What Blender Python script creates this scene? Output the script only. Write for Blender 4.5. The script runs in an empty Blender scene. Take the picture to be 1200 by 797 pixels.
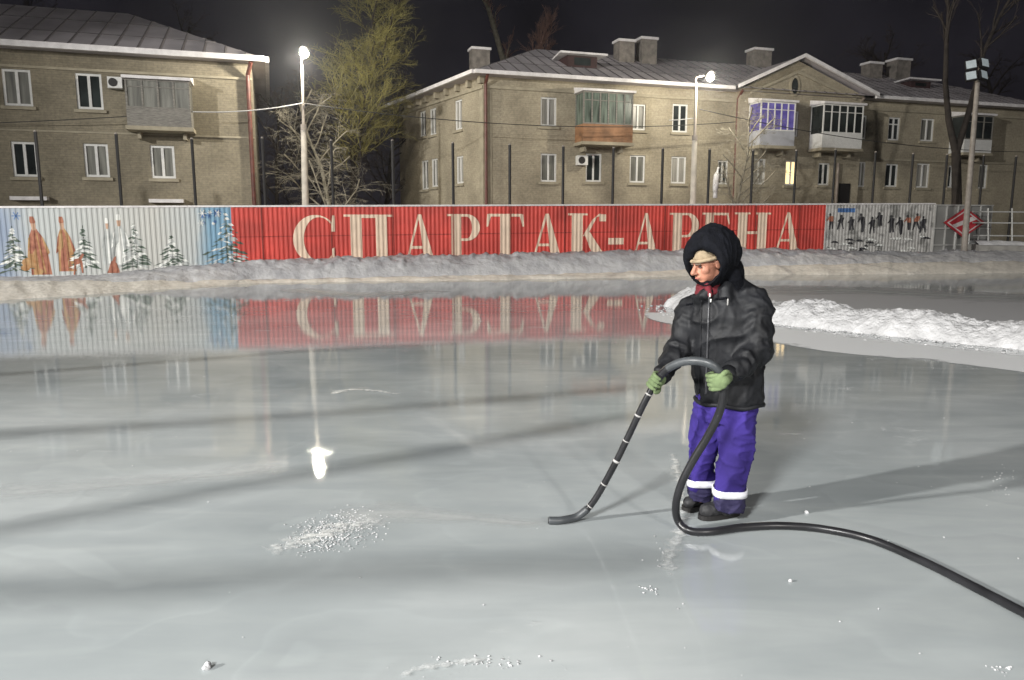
import bpy, bmesh, math, random
from mathutils import Vector, Matrix, noise
R = math.radians
PI = math.pi
S = bpy.context.scene
C = S.collection

# ------------------------------------------------------------------ camera
F, CX, CY, CH = 870.0, 600.0, 398.5, 1.75
PITCH = math.atan((398.5 - 264) / F)
cam = bpy.data.objects.new('camera', bpy.data.cameras.new('camera')); C.objects.link(cam)
cam.location = (0, 0, CH); cam.rotation_euler = (PI/2 - PITCH, 0, 0)
cam.data.sensor_width = 36; cam.data.lens = F/1200*36; cam.data.clip_end = 2000; cam.data.clip_start = .05
S.camera = cam
cp, sp = math.cos(PITCH), math.sin(PITCH)
def ray(px, py):
    a, b = (px-CX)/F, (CY-py)/F
    return Vector((a, cp + b*sp, -sp + b*cp))
def P(px, py, Y):                     # survey: photograph pixel at forward distance Y
    d = ray(px, py); return Vector((d.x*Y/d.y, Y, CH + d.z*Y/d.y))
def G(px, py, z=0.0):                 # survey: pixel on the ground
    d = ray(px, py); t = (z-CH)/d.z; return Vector((d.x*t, d.y*t, z))
def lerp(tab, x):
    if x <= tab[0][0]: return tab[0][1]
    for (a, b), (c, d) in zip(tab, tab[1:]):
        if x <= c: return b + (d-b)*(x-a)/(c-a)
    return tab[-1][1]

# ------------------------------------------------------------------ objects
def link(name, bm, mats, parent=None, smooth=False):
    me = bpy.data.meshes.new(name); bm.to_mesh(me); bm.free()
    o = bpy.data.objects.new(name, me); C.objects.link(o)
    for m in (mats if isinstance(mats, (list, tuple)) else [mats]): me.materials.append(m)
    if smooth:
        for p in me.polygons: p.use_smooth = True
    if parent:
        o.parent = parent
        if parent.parent is None: o.location = -parent.location if parent.type == 'EMPTY' else Vector((0, 0, 0))
    return o
def thing(name, label, cat, loc=(0, 0, 0), group=None):
    o = bpy.data.objects.new(name, None); C.objects.link(o); o.location = Vector(loc); o.empty_display_size = .2
    return tag(o, label, cat, group)
def tag(o, label, cat, group=None, kind=None):
    o['label'] = label; o['category'] = cat
    if group: o['group'] = group
    if kind: o['kind'] = kind
    return o
def struct(o, label=None):
    o['kind'] = 'structure'
    if label: o['label'] = label
    return o

# ------------------------------------------------------------------ materials
def mat(name, col, rough=.7, var=0, scale=5, metal=0, bump=0, bscale=None, spec=.5, emit=0, ecol=None, col2=None, stretch=(1, 1, 1), coord='Object', detail=6, dist=.02, coat=0):
    m = bpy.data.materials.new(name); m.use_nodes = True; nt = m.node_tree; b = nt.nodes['Principled BSDF']
    b.inputs['Base Color'].default_value = (*col, 1); b.inputs['Roughness'].default_value = rough
    b.inputs['Metallic'].default_value = metal; b.inputs['Specular IOR Level'].default_value = spec
    b.inputs['Coat Weight'].default_value = coat
    if emit:
        b.inputs['Emission Color'].default_value = (*(ecol or col), 1); b.inputs['Emission Strength'].default_value = emit
    if var or bump or col2:
        tc = nt.nodes.new('ShaderNodeTexCoord'); mp = nt.nodes.new('ShaderNodeMapping'); mp.inputs['Scale'].default_value = stretch
        nt.links.new(tc.outputs[coord], mp.inputs[0])
        n = nt.nodes.new('ShaderNodeTexNoise'); n.inputs['Scale'].default_value = scale; n.inputs['Detail'].default_value = detail
        nt.links.new(mp.outputs[0], n.inputs['Vector'])
        cr = nt.nodes.new('ShaderNodeValToRGB')
        c2 = col2 or tuple(min(1, c*(1+var)) for c in col); c1 = col if col2 else tuple(c*(1-var) for c in col)
        cr.color_ramp.elements[0].position = .32; cr.color_ramp.elements[1].position = .68
        cr.color_ramp.elements[0].color = (*c1, 1); cr.color_ramp.elements[1].color = (*c2, 1)
        nt.links.new(n.outputs['Fac'], cr.inputs[0]); nt.links.new(cr.outputs[0], b.inputs['Base Color'])
        if bump:
            n2 = nt.nodes.new('ShaderNodeTexNoise'); n2.inputs['Scale'].default_value = bscale or scale*4; n2.inputs['Detail'].default_value = 5
            nt.links.new(mp.outputs[0], n2.inputs['Vector'])
            bp = nt.nodes.new('ShaderNodeBump'); bp.inputs['Strength'].default_value = bump; bp.inputs['Distance'].default_value = dist
            nt.links.new(n2.outputs['Fac'], bp.inputs['Height']); nt.links.new(bp.outputs[0], b.inputs['Normal'])
    return m
def brick_mat(name, c1, c2, mortar):
    m = mat(name, c1, .9); nt = m.node_tree; b = nt.nodes['Principled BSDF']; N = nt.nodes.new
    uv = N('ShaderNodeUVMap'); uv.uv_map = 'UVMap'
    br = N('ShaderNodeTexBrick'); br.inputs['Scale'].default_value = 1; br.inputs['Brick Width'].default_value = .26; br.inputs['Row Height'].default_value = .085
    br.inputs['Mortar Size'].default_value = .008; br.inputs['Color1'].default_value = (*c1, 1); br.inputs['Color2'].default_value = (*c2, 1); br.inputs['Mortar'].default_value = (*mortar, 1)
    nt.links.new(uv.outputs[0], br.inputs['Vector'])
    n = N('ShaderNodeTexNoise'); n.inputs['Scale'].default_value = .45; n.inputs['Detail'].default_value = 9; n.inputs['Roughness'].default_value = .65
    nt.links.new(uv.outputs[0], n.inputs['Vector'])
    cr = N('ShaderNodeValToRGB'); cr.color_ramp.elements[0].position = .3; cr.color_ramp.elements[0].color = (.60, .585, .57, 1)
    cr.color_ramp.elements[1].position = .65; cr.color_ramp.elements[1].color = (1.08, 1.06, 1.04, 1)
    nt.links.new(n.outputs['Fac'], cr.inputs[0])
    mx = N('ShaderNodeMix'); mx.data_type = 'RGBA'; mx.blend_type = 'MULTIPLY'; mx.inputs[0].default_value = 1
    nt.links.new(br.outputs['Color'], mx.inputs[6]); nt.links.new(cr.outputs[0], mx.inputs[7])
    n3 = N('ShaderNodeTexNoise'); n3.inputs['Scale'].default_value = 9; n3.inputs['Detail'].default_value = 4
    nt.links.new(uv.outputs[0], n3.inputs['Vector'])
    cr3 = N('ShaderNodeValToRGB'); cr3.color_ramp.elements[0].position = .35; cr3.color_ramp.elements[0].color = (.8, .8, .8, 1); cr3.color_ramp.elements[1].position = .6
    nt.links.new(n3.outputs['Fac'], cr3.inputs[0])
    mx2 = N('ShaderNodeMix'); mx2.data_type = 'RGBA'; mx2.blend_type = 'MULTIPLY'; mx2.inputs[0].default_value = 1
    nt.links.new(mx.outputs[2], mx2.inputs[6]); nt.links.new(cr3.outputs[0], mx2.inputs[7])
    nt.links.new(mx2.outputs[2], b.inputs['Base Color'])
    bp = N('ShaderNodeBump'); bp.inputs['Strength'].default_value = .5; bp.inputs['Distance'].default_value = .01; bp.invert = True
    nt.links.new(br.outputs['Fac'], bp.inputs['Height']); nt.links.new(bp.outputs[0], b.inputs['Normal'])
    return m
M = {}
M['brick_l'] = brick_mat('tan_brick', (.30, .268, .195), (.27, .242, .178), (.24, .217, .165))
M['brick_r'] = brick_mat('cream_brick', (.44, .395, .295), (.405, .365, .275), (.36, .325, .25))
M['trim'] = mat('plaster_trim', (.33, .295, .22), .9, .15, 3)
M['concrete'] = mat('concrete', (.3, .29, .27), .9, .2, 4, bump=.3)
M['roof'] = mat('frosted_sheet_roof', (.50, .465, .48), .8, .2, .7, bump=.15, bscale=6)
M['seam'] = mat('roof_seam', (.13, .12, .125), .6)
M['roof_snow'] = mat('icy_eave_snow', (.72, .7, .7), .7, .12, 4, bump=.3)
M['snow'] = mat('clean_snow', (.74, .74, .75), .8, .12, 3, bump=.7, bscale=9, dist=.05)
M['snow_apron'] = mat('trodden_snow', (.76, .72, .65), .8, .12, 5, bump=.6, bscale=9, dist=.05)
M['snow_dirty'] = mat('dirty_snow', (.43, .43, .45), .85, col2=(.62, .62, .63), scale=2.2, detail=9, bump=.7, bscale=5, dist=.08)
M['snow_lit'] = mat('loose_snow', (.60, .60, .61), .8, .18, 4, bump=1, bscale=12, dist=.05)
M['red_pipe'] = mat('red_brown_pipe', (.11, .035, .025), .5, .3, 5)
M['pipe'] = mat('grey_pipe', (.24, .2, .17), .5, .2, 5)
M['white'] = mat('white_plastic', (.68, .68, .66), .45, .06, 8)
M['wood'] = mat('weathered_board', (.2, .19, .17), .8, .3, 6, stretch=(1, 1, 6))
M['glass'] = mat('dark_window_glass', (.025, .03, .03), .08, .6, .9)
M['curtain'] = mat('curtained_glass', (.17, .17, .15), .3, .45, 1.2, stretch=(6, 6, .5))
M['paleglass'] = mat('pale_curtained_glass', (.30, .29, .26), .3, .3, 1.2, stretch=(6, 6, .5))
M['greenglass'] = mat('greenish_curtained_glass', (.10, .125, .105), .25, .7, 1.6, stretch=(4, 4, .6), emit=.03, ecol=(.45, .6, .45))
M['purpleglass'] = mat('purple_lit_glass', (.06, .055, .12), .2, .8, 2.5, emit=.22, ecol=(.25, .18, .8))
M['litglass'] = mat('warm_lit_glass', (.5, .4, .2), .3, emit=1.7, ecol=(1, .72, .36))
M['orange'] = mat('rusty_orange_panel', (.27, .14, .07), .7, .35, 2)
M['greyblue'] = mat('pale_grey_panel', (.42, .43, .47), .6, .1, 3)
M['oxide'] = mat('brick_red_oxide', (.05, .025, .025), .7, .3, 3)
M['chimney'] = mat('chimney_brick', (.2, .18, .16), .9, .3, 4, bump=.4)
M['fence'] = mat('pale_profiled_sheet', (.5, .52, .51), .5, .1, 1.5)
M['redpaint'] = mat('red_painted_sheet', (.56, .06, .045), .55, .25, .9, stretch=(1, 1, 1))
M['cream'] = mat('cream_lettering', (.76, .60, .46), .6, .1, 2)
M['steel_dark'] = mat('dark_post_steel', (.010, .009, .009), .6, .3, 4)
M['steel'] = mat('galvanised_steel', (.55, .55, .53), .45, .12, 5, metal=.2)
M['pole'] = mat('pale_concrete_pole', (.62, .58, .5), .7, .15, 3)
M['mast'] = mat('brown_grey_mast', (.28, .25, .22), .6, .2, 5)
M['lampglow'] = mat('lamp_glow', (1, .95, .8), .5, emit=28, ecol=(1, .93, .74))
M['floodglass'] = mat('flood_glass', (.45, .5, .52), .15, .1, 8, emit=.12, ecol=(.7, .85, .9))
M['bark'] = mat('frosted_bark', (.24, .22, .17), .9, .35, 5, bump=.6)
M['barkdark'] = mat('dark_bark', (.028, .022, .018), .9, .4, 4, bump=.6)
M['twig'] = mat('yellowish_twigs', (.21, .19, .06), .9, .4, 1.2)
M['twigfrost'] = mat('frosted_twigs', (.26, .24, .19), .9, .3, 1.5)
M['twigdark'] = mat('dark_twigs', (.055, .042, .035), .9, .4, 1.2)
M['twigred'] = mat('reddish_brown_twigs', (.26, .16, .13), .9, .3, 1.2)
M['coat'] = mat('black_nylon', (.0085, .009, .011), .6, .3, 9, bump=.3, bscale=45, dist=.005, spec=.3)
M['fur'] = mat('black_hood_lining', (.004, .0045, .007), .85, .3, 30, bump=.8, bscale=120, dist=.006, spec=.15)
M['trouser'] = mat('violet_blue_workwear', (.033, .02, .155), .9, .3, 4, spec=.25, bump=.3, bscale=70, dist=.004)
M['trouser_dark'] = mat('dark_navy_cuff', (.02, .016, .06), .8, .2, 10, bump=.2)
M['reflect'] = mat('reflective_tape', (.8, .8, .85), .35, .06, 20)
M['boot'] = mat('black_felt_boot', (.02, .02, .022), .65, .3, 20, bump=.4, dist=.005)
M['glove'] = mat('green_knit_glove', (.125, .17, .08), .95, .25, 18, bump=.6, bscale=150, dist=.004)
M['skin'] = mat('ruddy_skin', (.42, .185, .12), .6, .22, 30, bump=.35, bscale=90, dist=.003)
M['hair'] = mat('grey_brow', (.12, .09, .07), .8, .2, 40)
M['eye'] = mat('dark_eye', (.03, .02, .02), .2)
M['lip'] = mat('lip', (.38, .13, .11), .5)
M['cap'] = mat('beige_knit', (.30, .23, .15), .9, .15, 40, bump=.6, bscale=160, dist=.003)
M['scarf'] = mat('crimson_scarf', (.12, .007, .014), .85, .25, 30, bump=.5, dist=.004)
M['zip'] = mat('grey_zip', (.05, .05, .055), .4, .1, 20)
M['hose'] = mat('black_rubber', (.016, .016, .018), .33, .3, 8, bump=.12, bscale=25, dist=.003)
M['hosegrey'] = mat('worn_grey_rubber', (.055, .06, .065), .4, .25, 8)
M['tape'] = mat('silver_tape', (.36, .35, .34), .35, .2, 25)
M['mural_green'] = mat('painted_dark_green', (.07, .10, .075), .6, .3, 8)
M['mural_white'] = mat('painted_white', (.72, .73, .70), .6, .08, 4)
M['mural_grey'] = mat('painted_pale_grey', (.40, .42, .41), .6, .2, 4)
M['mural_red'] = mat('painted_brick_red', (.24, .075, .045), .6, col2=(.42, .17, .10), scale=7)
M['mural_orange'] = mat('painted_ochre', (.33, .15, .05), .6, col2=(.46, .30, .14), scale=7)
M['mural_blue'] = mat('painted_blue', (.06, .15, .36), .6, .3, 5)
M['mural_dark'] = mat('printed_black', (.03, .03, .035), .6, .3, 8)
M['skinp'] = mat('painted_skin', (.5, .32, .22), .6)
M['cable'] = mat('black_cable', (.03, .03, .03), .6)
M['frosty_cable'] = mat('frosty_cable', (.4, .4, .4), .8)

# ------------------------------------------------------------------ mesh helpers
def NB(): return bmesh.new()
def box8(bm, p, mi=0):               # 8 corners: bottom 4, top 4
    v = [bm.verts.new(q) for q in p]
    for f in ((3, 2, 1, 0), (4, 5, 6, 7), (0, 1, 5, 4), (1, 2, 6, 5), (2, 3, 7, 6), (3, 0, 4, 7)):
        bm.faces.new([v[i] for i in f]).material_index = mi
def box(bm, x0, x1, y0, y1, z0, z1, mi=0):
    box8(bm, [(x0, y0, z0), (x1, y0, z0), (x1, y1, z0), (x0, y1, z0), (x0, y0, z1), (x1, y0, z1), (x1, y1, z1), (x0, y1, z1)], mi)
def tube(bm, pts, rad, n=10, mi=0, cap=True):
    pts = [Vector(p) for p in pts]; rs = rad if isinstance(rad, (list, tuple)) else [rad]*len(pts)
    up = None; rings = []
    for i, p in enumerate(pts):
        t = (pts[min(i+1, len(pts)-1)] - pts[max(i-1, 0)]).normalized()
        if up is None: up = Vector((0, 0, 1)) if abs(t.z) < .9 else Vector((1, 0, 0))
        a = t.cross(up).normalized(); up = a.cross(t).normalized()
        rings.append([bm.verts.new(p + (a*math.cos(2*PI*k/n) + up*math.sin(2*PI*k/n))*rs[i]) for k in range(n)])
    for r0, r1 in zip(rings, rings[1:]):
        for k in range(n):
            bm.faces.new((r0[k], r0[(k+1) % n], r1[(k+1) % n], r1[k])).material_index = mi
    if cap:
        bm.faces.new(rings[0][::-1]).material_index = mi; bm.faces.new(rings[-1]).material_index = mi
def spline(pts, sub=8):
    pts = [Vector(p) for p in pts]; out = []
    for i in range(len(pts)-1):
        p0, p1, p2, p3 = pts[max(i-1, 0)], pts[i], pts[i+1], pts[min(i+2, len(pts)-1)]
        for k in range(sub):
            t = k/sub
            out.append(.5*((2*p1) + (p2-p0)*t + (2*p0-5*p1+4*p2-p3)*t*t + (-p0+3*p1-3*p2+p3)*t**3))
    out.append(pts[-1]); return out
def ellip(bm, c, ax, r, seg=20, rings=12):   # ax = 3 axis vectors
    M3 = Matrix((ax[0]*r[0], ax[1]*r[1], ax[2]*r[2])).transposed().to_4x4(); M3.translation = c
    bmesh.ops.create_uvsphere(bm, u_segments=seg, v_segments=rings, radius=1, matrix=M3)
def capsule(bm, a, b, ra, rb, n=16):
    a, b = Vector(a), Vector(b); t = (b-a).normalized(); pts = []; rs = []
    for k in range(1, 6): th = PI/2*k/5; pts.append(a - t*ra*math.cos(th)); rs.append(ra*math.sin(th))
    for k in range(5, 0, -1): th = PI/2*k/5; pts.append(b + t*rb*math.cos(th)); rs.append(rb*math.sin(th))
    tube(bm, pts, rs, n)
def remesh(bm, voxel, smooth=3, factor=.5):
    me = bpy.data.meshes.new('tmp'); bm.to_mesh(me); bm.free(); o = bpy.data.objects.new('tmp', me); C.objects.link(o)
    md = o.modifiers.new('r', 'REMESH'); md.mode = 'VOXEL'; md.voxel_size = voxel
    if smooth:
        sm = o.modifiers.new('s', 'SMOOTH'); sm.iterations = smooth; sm.factor = factor
    ev = o.evaluated_get(bpy.context.evaluated_depsgraph_get())
    nm = bpy.data.meshes.new_from_object(ev); b2 = bmesh.new(); b2.from_mesh(nm)
    bpy.data.objects.remove(o); bpy.data.meshes.remove(me); bpy.data.meshes.remove(nm)
    b2.normal_update(); return b2
def fold(bm, amp, freq, stretch=(1, 1, 1), seed=0, sharp=True):
    bm.normal_update()
    off = {}
    for v in bm.verts:
        q = Vector((v.co.x*stretch[0], v.co.y*stretch[1], v.co.z*stretch[2]))*freq + Vector((seed*7.1, seed*3.3, 0))
        q = q + .6*noise.noise_vector(q*.5)
        n = noise.noise(q)
        if sharp: n = (1-abs(n)*2.2)**3 if abs(n) < .45 else -.0
        off[v] = v.normal*amp*(n-.3)
    for v, d in off.items(): v.co += d
    bm.normal_update()

# ------------------------------------------------------------------ walls of houses
class Wall:
    def __init__(s, o, d, off=0):
        s.d = Vector((d[0], d[1], 0)).normalized(); s.n = Vector((s.d.y, -s.d.x, 0)); s.o = Vector((o[0], o[1], 0)) + s.n*off
    def pt(s, a, z, off=0): return s.o + s.d*a + s.n*off + Vector((0, 0, z))
    def sz(s, px, py):
        r = ray(px, py); c = Vector((0, 0, CH)); t = (s.o-c).dot(s.n)/r.dot(s.n); q = c + r*t
        return (q-s.o).dot(s.d), q.z
    def rect(s, x0, y0, x1, y1):
        a, zt = s.sz((x0+x1)/2, y0); _, zb = s.sz((x0+x1)/2, y1); ym = (y0+y1)/2
        return s.sz(x0, ym)[0], zb, s.sz(x1, ym)[0], zt
    def box(s, bm, a0, a1, z0, z1, f0, f1, mi=0):
        p = [s.pt(a0, z0, f1), s.pt(a1, z0, f1), s.pt(a1, z0, f0), s.pt(a0, z0, f0)]
        box8(bm, p + [q + Vector((0, 0, z1-z0)) for q in p], mi)
def facade(bm, W, a0, a1, z0, z1, holes, depth=.14, top=None):
    uvl = bm.loops.layers.uv.get('UVMap') or bm.loops.layers.uv.new('UVMap')
    xs = sorted({a0, a1} | {h[0] for h in holes} | {h[2] for h in holes}); zs = sorted({z0, z1} | {h[1] for h in holes} | {h[3] for h in holes})
    def q(ps, uv):
        f = bm.faces.new([bm.verts.new(p) for p in ps])
        for l, u in zip(f.loops, uv): l[uvl].uv = u
    for x, X in zip(xs, xs[1:]):
        for z, Z in zip(zs, zs[1:]):
            if any(h[0] <= (x+X)/2 <= h[2] and h[1] <= (z+Z)/2 <= h[3] for h in holes): continue
            q([W.pt(x, z), W.pt(X, z), W.pt(X, Z), W.pt(x, Z)], [(x, z), (X, z), (X, Z), (x, Z)])
    for (x, z, X, Z) in holes:
        for (p, r) in (((x, z), (X, z)), ((X, z), (X, Z)), ((X, Z), (x, Z)), ((x, Z), (x, z))):
            q([W.pt(p[0], p[1]), W.pt(r[0], r[1]), W.pt(r[0], r[1], -depth), W.pt(p[0], p[1], -depth)], [p, r, (r[0]+.1, r[1]+.1), (p[0]+.1, p[1]+.1)])
    if top:
        f = bm.faces.new([bm.verts.new(W.pt(*p)) for p in top])
        for l, u in zip(f.loops, top): l[uvl].uv = u
def window(W, h, root, mull=1, glass='glass', fr='white', t=.075, transom=False, sill=True, label=None):
    x, z, X, Z = h; bm = NB(); fo = -.05
    W.box(bm, x+.003, x+t, z+.003, Z-.003, -.11, fo); W.box(bm, X-t, X-.003, z+.003, Z-.003, -.11, fo)
    W.box(bm, x+t, X-t, z+.003, z+t, -.11, fo-.004); W.box(bm, x+t, X-t, Z-t, Z-.003, -.11, fo-.004)
    for k in range(mull):
        c = x + (X-x)*(k+1)/(mull+1); W.box(bm, c-t*.55, c+t*.55, z+t, Z-t, -.11, fo-.002)
    if transom: zz = Z-(Z-z)*.3; W.box(bm, x+t, X-t, zz-.03, zz+.03, -.105, fo-.008)
    w = link('window', bm, M[fr], root)
    if label: w['label'] = label
    g = NB(); g.faces.new([g.verts.new(W.pt(*p, -.1)) for p in ((x, z), (X, z), (X, Z), (x, Z))]); link('pane', g, M[glass], w)
    if sill:
        b = NB(); W.box(b, x-.1, X+.1, z-.13, z-.02, -.02, .09); link('sill', b, M['trim'], w)
    return w
def balcony(W, x0, x1, zslab, zpar, ztop, root, glass='curtain', panel='greyblue', out=.95, mull=5, roof=True, fr='white', open_=False, label=None):
    """box-like balcony: slab, parapet, glazed frame, roof"""
    b = NB(); W.box(b, x0-.06, x1+.06, zslab-.14, zslab, 0, out+.06)
    for c in (x0+.3, x1-.3): W.box(b, c-.06, c+.06, zslab-.4, zslab-.143, 0, .5)
    bl = link('balcony', b, M['trim'], root)
    if label: bl['label'] = label
    b = NB(); W.box(b, x0, x1, zslab+.003, zpar, out-.05, out); W.box(b, x0, x0+.05, zslab+.003, zpar, 0, out-.052); W.box(b, x1-.05, x1, zslab+.003, zpar, 0, out-.052)
    link('parapet', b, M[panel], bl)
    b = NB(); t = .06
    for k in range(mull+1):
        c = x0 + t/2 + (x1-x0-t)*k/mull; W.box(b, c-t/2, c+t/2, zpar+.003, ztop, out-.06, out-.003)
    for zz in (zpar+.003, ztop-t): W.box(b, x0+t, x1-t, zz, zz+t, out-.055, out-.008)
    zz = zpar+(ztop-zpar)*.72; W.box(b, x0+t, x1-t, zz, zz+.035, out-.053, out-.01)
    for xx in (x0, x1-t): W.box(b, xx, xx+t, ztop-t, ztop, 0, out-.062); W.box(b, xx, xx+t, zpar+.003, ztop, .0, .06)
    link('glazing_frame', b, M[fr], bl)
    b = NB()
    b.faces.new([b.verts.new(W.pt(*p, out-.035)) for p in ((x0+.01, zpar+.01), (x1-.01, zpar+.01), (x1-.01, ztop-.01), (x0+.01, ztop-.01))])
    for xx in (x0+.03, x1-.03): b.faces.new([b.verts.new(p) for p in (W.pt(xx, zpar+.01, .01), W.pt(xx, zpar+.01, out-.04), W.pt(xx, ztop-.01, out-.04), W.pt(xx, ztop-.01, .01))])
    link('pane', b, M[glass], bl)
    if roof:
        b = NB(); p = [W.pt(x0-.08, ztop+.003, out+.12), W.pt(x1+.08, ztop+.003, out+.12), W.pt(x1+.08, ztop+.003, 0), W.pt(x0-.08, ztop+.003, 0)]
        box8(b, p + [p[0]+Vector((0, 0, .1)), p[1]+Vector((0, 0, .1)), p[2]+Vector((0, 0, .28)), p[3]+Vector((0, 0, .28))]); link('balcony_roof', b, M['roof_snow'], bl)
    return bl
def ac_unit(W, px0, py0, px1, py1, root):
    x, z, X, Z = W.rect(px0, py0, px1, py1); b = NB(); W.box(b, x, X, z, Z, .05, .35)
    o = link('air_conditioner', b, M['white'], root)
    b = NB(); c = W.pt(x+(X-x)*.38, (z+Z)/2, .36); r = (Z-z)*.38
    tube(b, [c - W.n*.005, c + W.n*.01], r, 18); link('fan_grille', b, M['steel_dark'], o)
def quadstrip(bm, a, b, c, d, mi=0):
    bm.faces.new([bm.verts.new(p) for p in (a, b, c, d)]).material_index = mi
def roof_face(bm, e0, e1, r1, r0, seam=.62, rows=2):   # a pitched face with standing seams
    n = (e1-e0).cross(r0-e0).normalized(); n = n if n.z > 0 else -n
    quadstrip(bm, e0, e1, r1, r0)
    L = (e1-e0).length; d = (e1-e0).normalized(); k = seam*.4
    # seams run up the slope, perpendicular to the eave
    u = (n.cross(d)).normalized(); u = u if u.z > 0 else -u
    H = (r0-e0).dot(u); sr0 = (r0-e0).dot(d); sr1 = (r1-e0).dot(d)
    while k < L:
        if k < sr0: h = H*k/sr0 if sr0 > 0 else H
        elif k > sr1: h = H*(L-k)/(L-sr1)
        else: h = H
        if h > .15:
            a = e0 + d*k; b_ = a + u*(h-.02); w = d*.02; q = n*.032
            box8(bm, [a-w, a+w, b_+w, b_-w, a-w+q, a+w+q, b_+w+q, b_-w+q], 1)
        k += seam
    for j in range(1, rows+1):
        h = H*j/(rows+1); s0 = sr0*h/H; s1 = L-(L-sr1)*h/H
        a = e0+d*s0+u*h; b_ = e0+d*s1+u*h; w = u*.015; q = n*.025
        box8(bm, [a-w, b_-w, b_+w, a+w, a-w+q, b_-w+q, b_+w+q, a+w+q], 1)
def chimney(p, w, d, h, root, W, cap=True):
    b = NB(); a = W.d*w/2; c = W.n*d/2; z = Vector((0, 0, h)); q = [p-a+c, p+a+c, p+a-c, p-a-c]; box8(b, q + [x+z for x in q])
    o = link('chimney', b, M['chimney'], root)
    b = NB(); a = a*1.15; c = c*1.15; t = p+z+Vector((0, 0, .002)); q = [t-a+c, t+a+c, t+a-c, t-a-c]; box8(b, q + [x+Vector((0, 0, .12)) for x in q]); link('snow_cap', b, M['roof_snow'], o)

# ================================================================== right house
FD = Vector((3.14, 1, 0)).normalized()
c0 = P(567, 165, 33.8); c0.z = 0
W1 = Wall(c0, FD); L1 = W1.sz(1222, 170)[0]; sg0 = W1.sz(860, 170)[0]; sg1 = W1.sz(1003, 170)[0]
WG = Wall(c0, FD, .35)
ZE, ZR = 8.3, 10.6
house = thing('apartment_house', 'long cream brick three storey house with pedimented gable behind the red fence', 'house', c0)
sd = Vector((-.60, 1, 0)).normalized(); sw_far = None
# side wall: starts at far end and runs to the corner, so that its normal faces the viewer
far = P(468, 165, 42.2); far.z = 0
W2 = Wall(far, c0-far); L2 = (c0-far).length
mainw = [(633.6, 114, 652.3, 148, 'paleglass'), (633.6, 180, 652.3, 213, 'curtain'), (686.5, 180, 705, 213, 'glass'), (739, 122, 756.5, 152.5, 'curtain'), (788, 122, 806, 155, 'glass'),
         (738, 182, 756, 214, 'curtain'), (786.6, 183.5, 804, 215, 'paleglass'), (841, 188, 853, 216, 'glass')]
gabw = [(921, 130, 935.5, 160, 'curtain'), (882, 186, 897, 216, 'paleglass'), (959, 191, 972, 217, 'glass'), (920, 188, 934, 217, 'litglass')]
rgtw = [(1005, 135, 1015.5, 163, 'glass'), (1041, 137.5, 1054.5, 164.5, 'glass'), (1079, 139, 1094.5, 165.5, 'curtain'), (1151, 142.5, 1164, 168.7, 'glass'),
        (1005, 189.5, 1014, 219, 'curtain'), (1037.5, 192, 1052, 219, 'glass'), (1074, 191.5, 1089, 220, 'paleglass'), (1147, 193, 1157, 221, 'curtain'), (1111, 194, 1121, 220, 'glass')]
sidw = [(492, 130, 499, 160, 'glass'), (503.5, 127, 511, 158, 'curtain'), (533, 117, 541.5, 152, 'paleglass'), (494, 188, 502, 222, 'curtain'), (505.5, 186, 513, 219, 'curtain'), (534.6, 183, 543, 215, 'paleglass')]
bm = NB()
H1 = [W1.rect(*w[:4]) for w in mainw]; HG = [WG.rect(*w[:4]) for w in gabw]; HR = [W1.rect(*w[:4]) for w in rgtw]; HS = [W2.rect(*w[:4]) for w in sidw]
facade(bm, W1, 0, sg0, -.5, ZE, H1)
facade(bm, W1, sg1, L1, -.5, ZE, HR)
ga, gz = WG.sz(935.5, 68); gz -= .12
facade(bm, WG, sg0, sg1, -.5, ZE, HG, top=[(sg0, ZE), (sg1, ZE), (ga, gz)])
facade(bm, W2, 0, L2, -.5, ZE, HS)
for s_, fl in ((sg0, 1), (sg1, -1)):
    bm.faces.new([bm.verts.new(p) for p in (W1.pt(s_, -.5), WG.pt(s_, -.5), WG.pt(s_, ZE), W1.pt(s_, ZE))])
# back and right end
bk0 = far + Vector((0, 0, 0)); bk1 = W1.pt(L1, 0) + (far-c0)
for a, b in ((W1.pt(L1, 0), bk1), (bk1, bk0)):
    bm.faces.new([bm.verts.new(p) for p in (a-Vector((0, 0, .5)), b-Vector((0, 0, .5)), b+Vector((0, 0, ZE)), a+Vector((0, 0, ZE)))])
link('wall', bm, M['brick_r'], house)
for i, (w, h) in enumerate(zip(mainw, H1)): window(W1, h, house, 1, w[4])
for w, h in zip(gabw, HG): window(WG, h, house, 1 if w[4] != 'litglass' else 1, w[4], label='window lit warm yellow' if w[4] == 'litglass' else None)
for i, (w, h) in enumerate(zip(rgtw, HR)): window(W1, h, house, 1, w[4], transom=(i == 1))
for w, h in zip(sidw, HS): window(W2, h, house, 1, w[4])
# balconies
x, z, X, Z = W1.rect(674, 112, 731, 169); _, zp = W1.sz(702, 149)
balcony(W1, x, X, z, zp, Z, house, 'greenglass', 'orange', mull=6, fr='wood', label='balcony with rusty orange parapet and greenish glazing')
x, z, X, Z = WG.rect(877, 123, 917, 173); _, zp = WG.sz(897, 156)
balcony(WG, x, X, z, zp, Z, house, 'purpleglass', 'greyblue', mull=5, label='balcony glowing violet behind its glazing')
x, z, X, Z = WG.rect(949, 126, 995, 176); _, zp = WG.sz(972, 159)
balcony(WG, x, X, z, zp, Z, house, 'glass', 'white', mull=5, label='white glazed balcony under the gable')
x, z, X, Z = W1.rect(1113, 138, 1145, 181); _, zp = W1.sz(1130, 166)
balcony(W1, x, X, z, zp, Z, house, 'glass', 'white', mull=3, roof=True, fr='wood')
ac_unit(W1, 674, 183, 685.5, 194, house)
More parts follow.
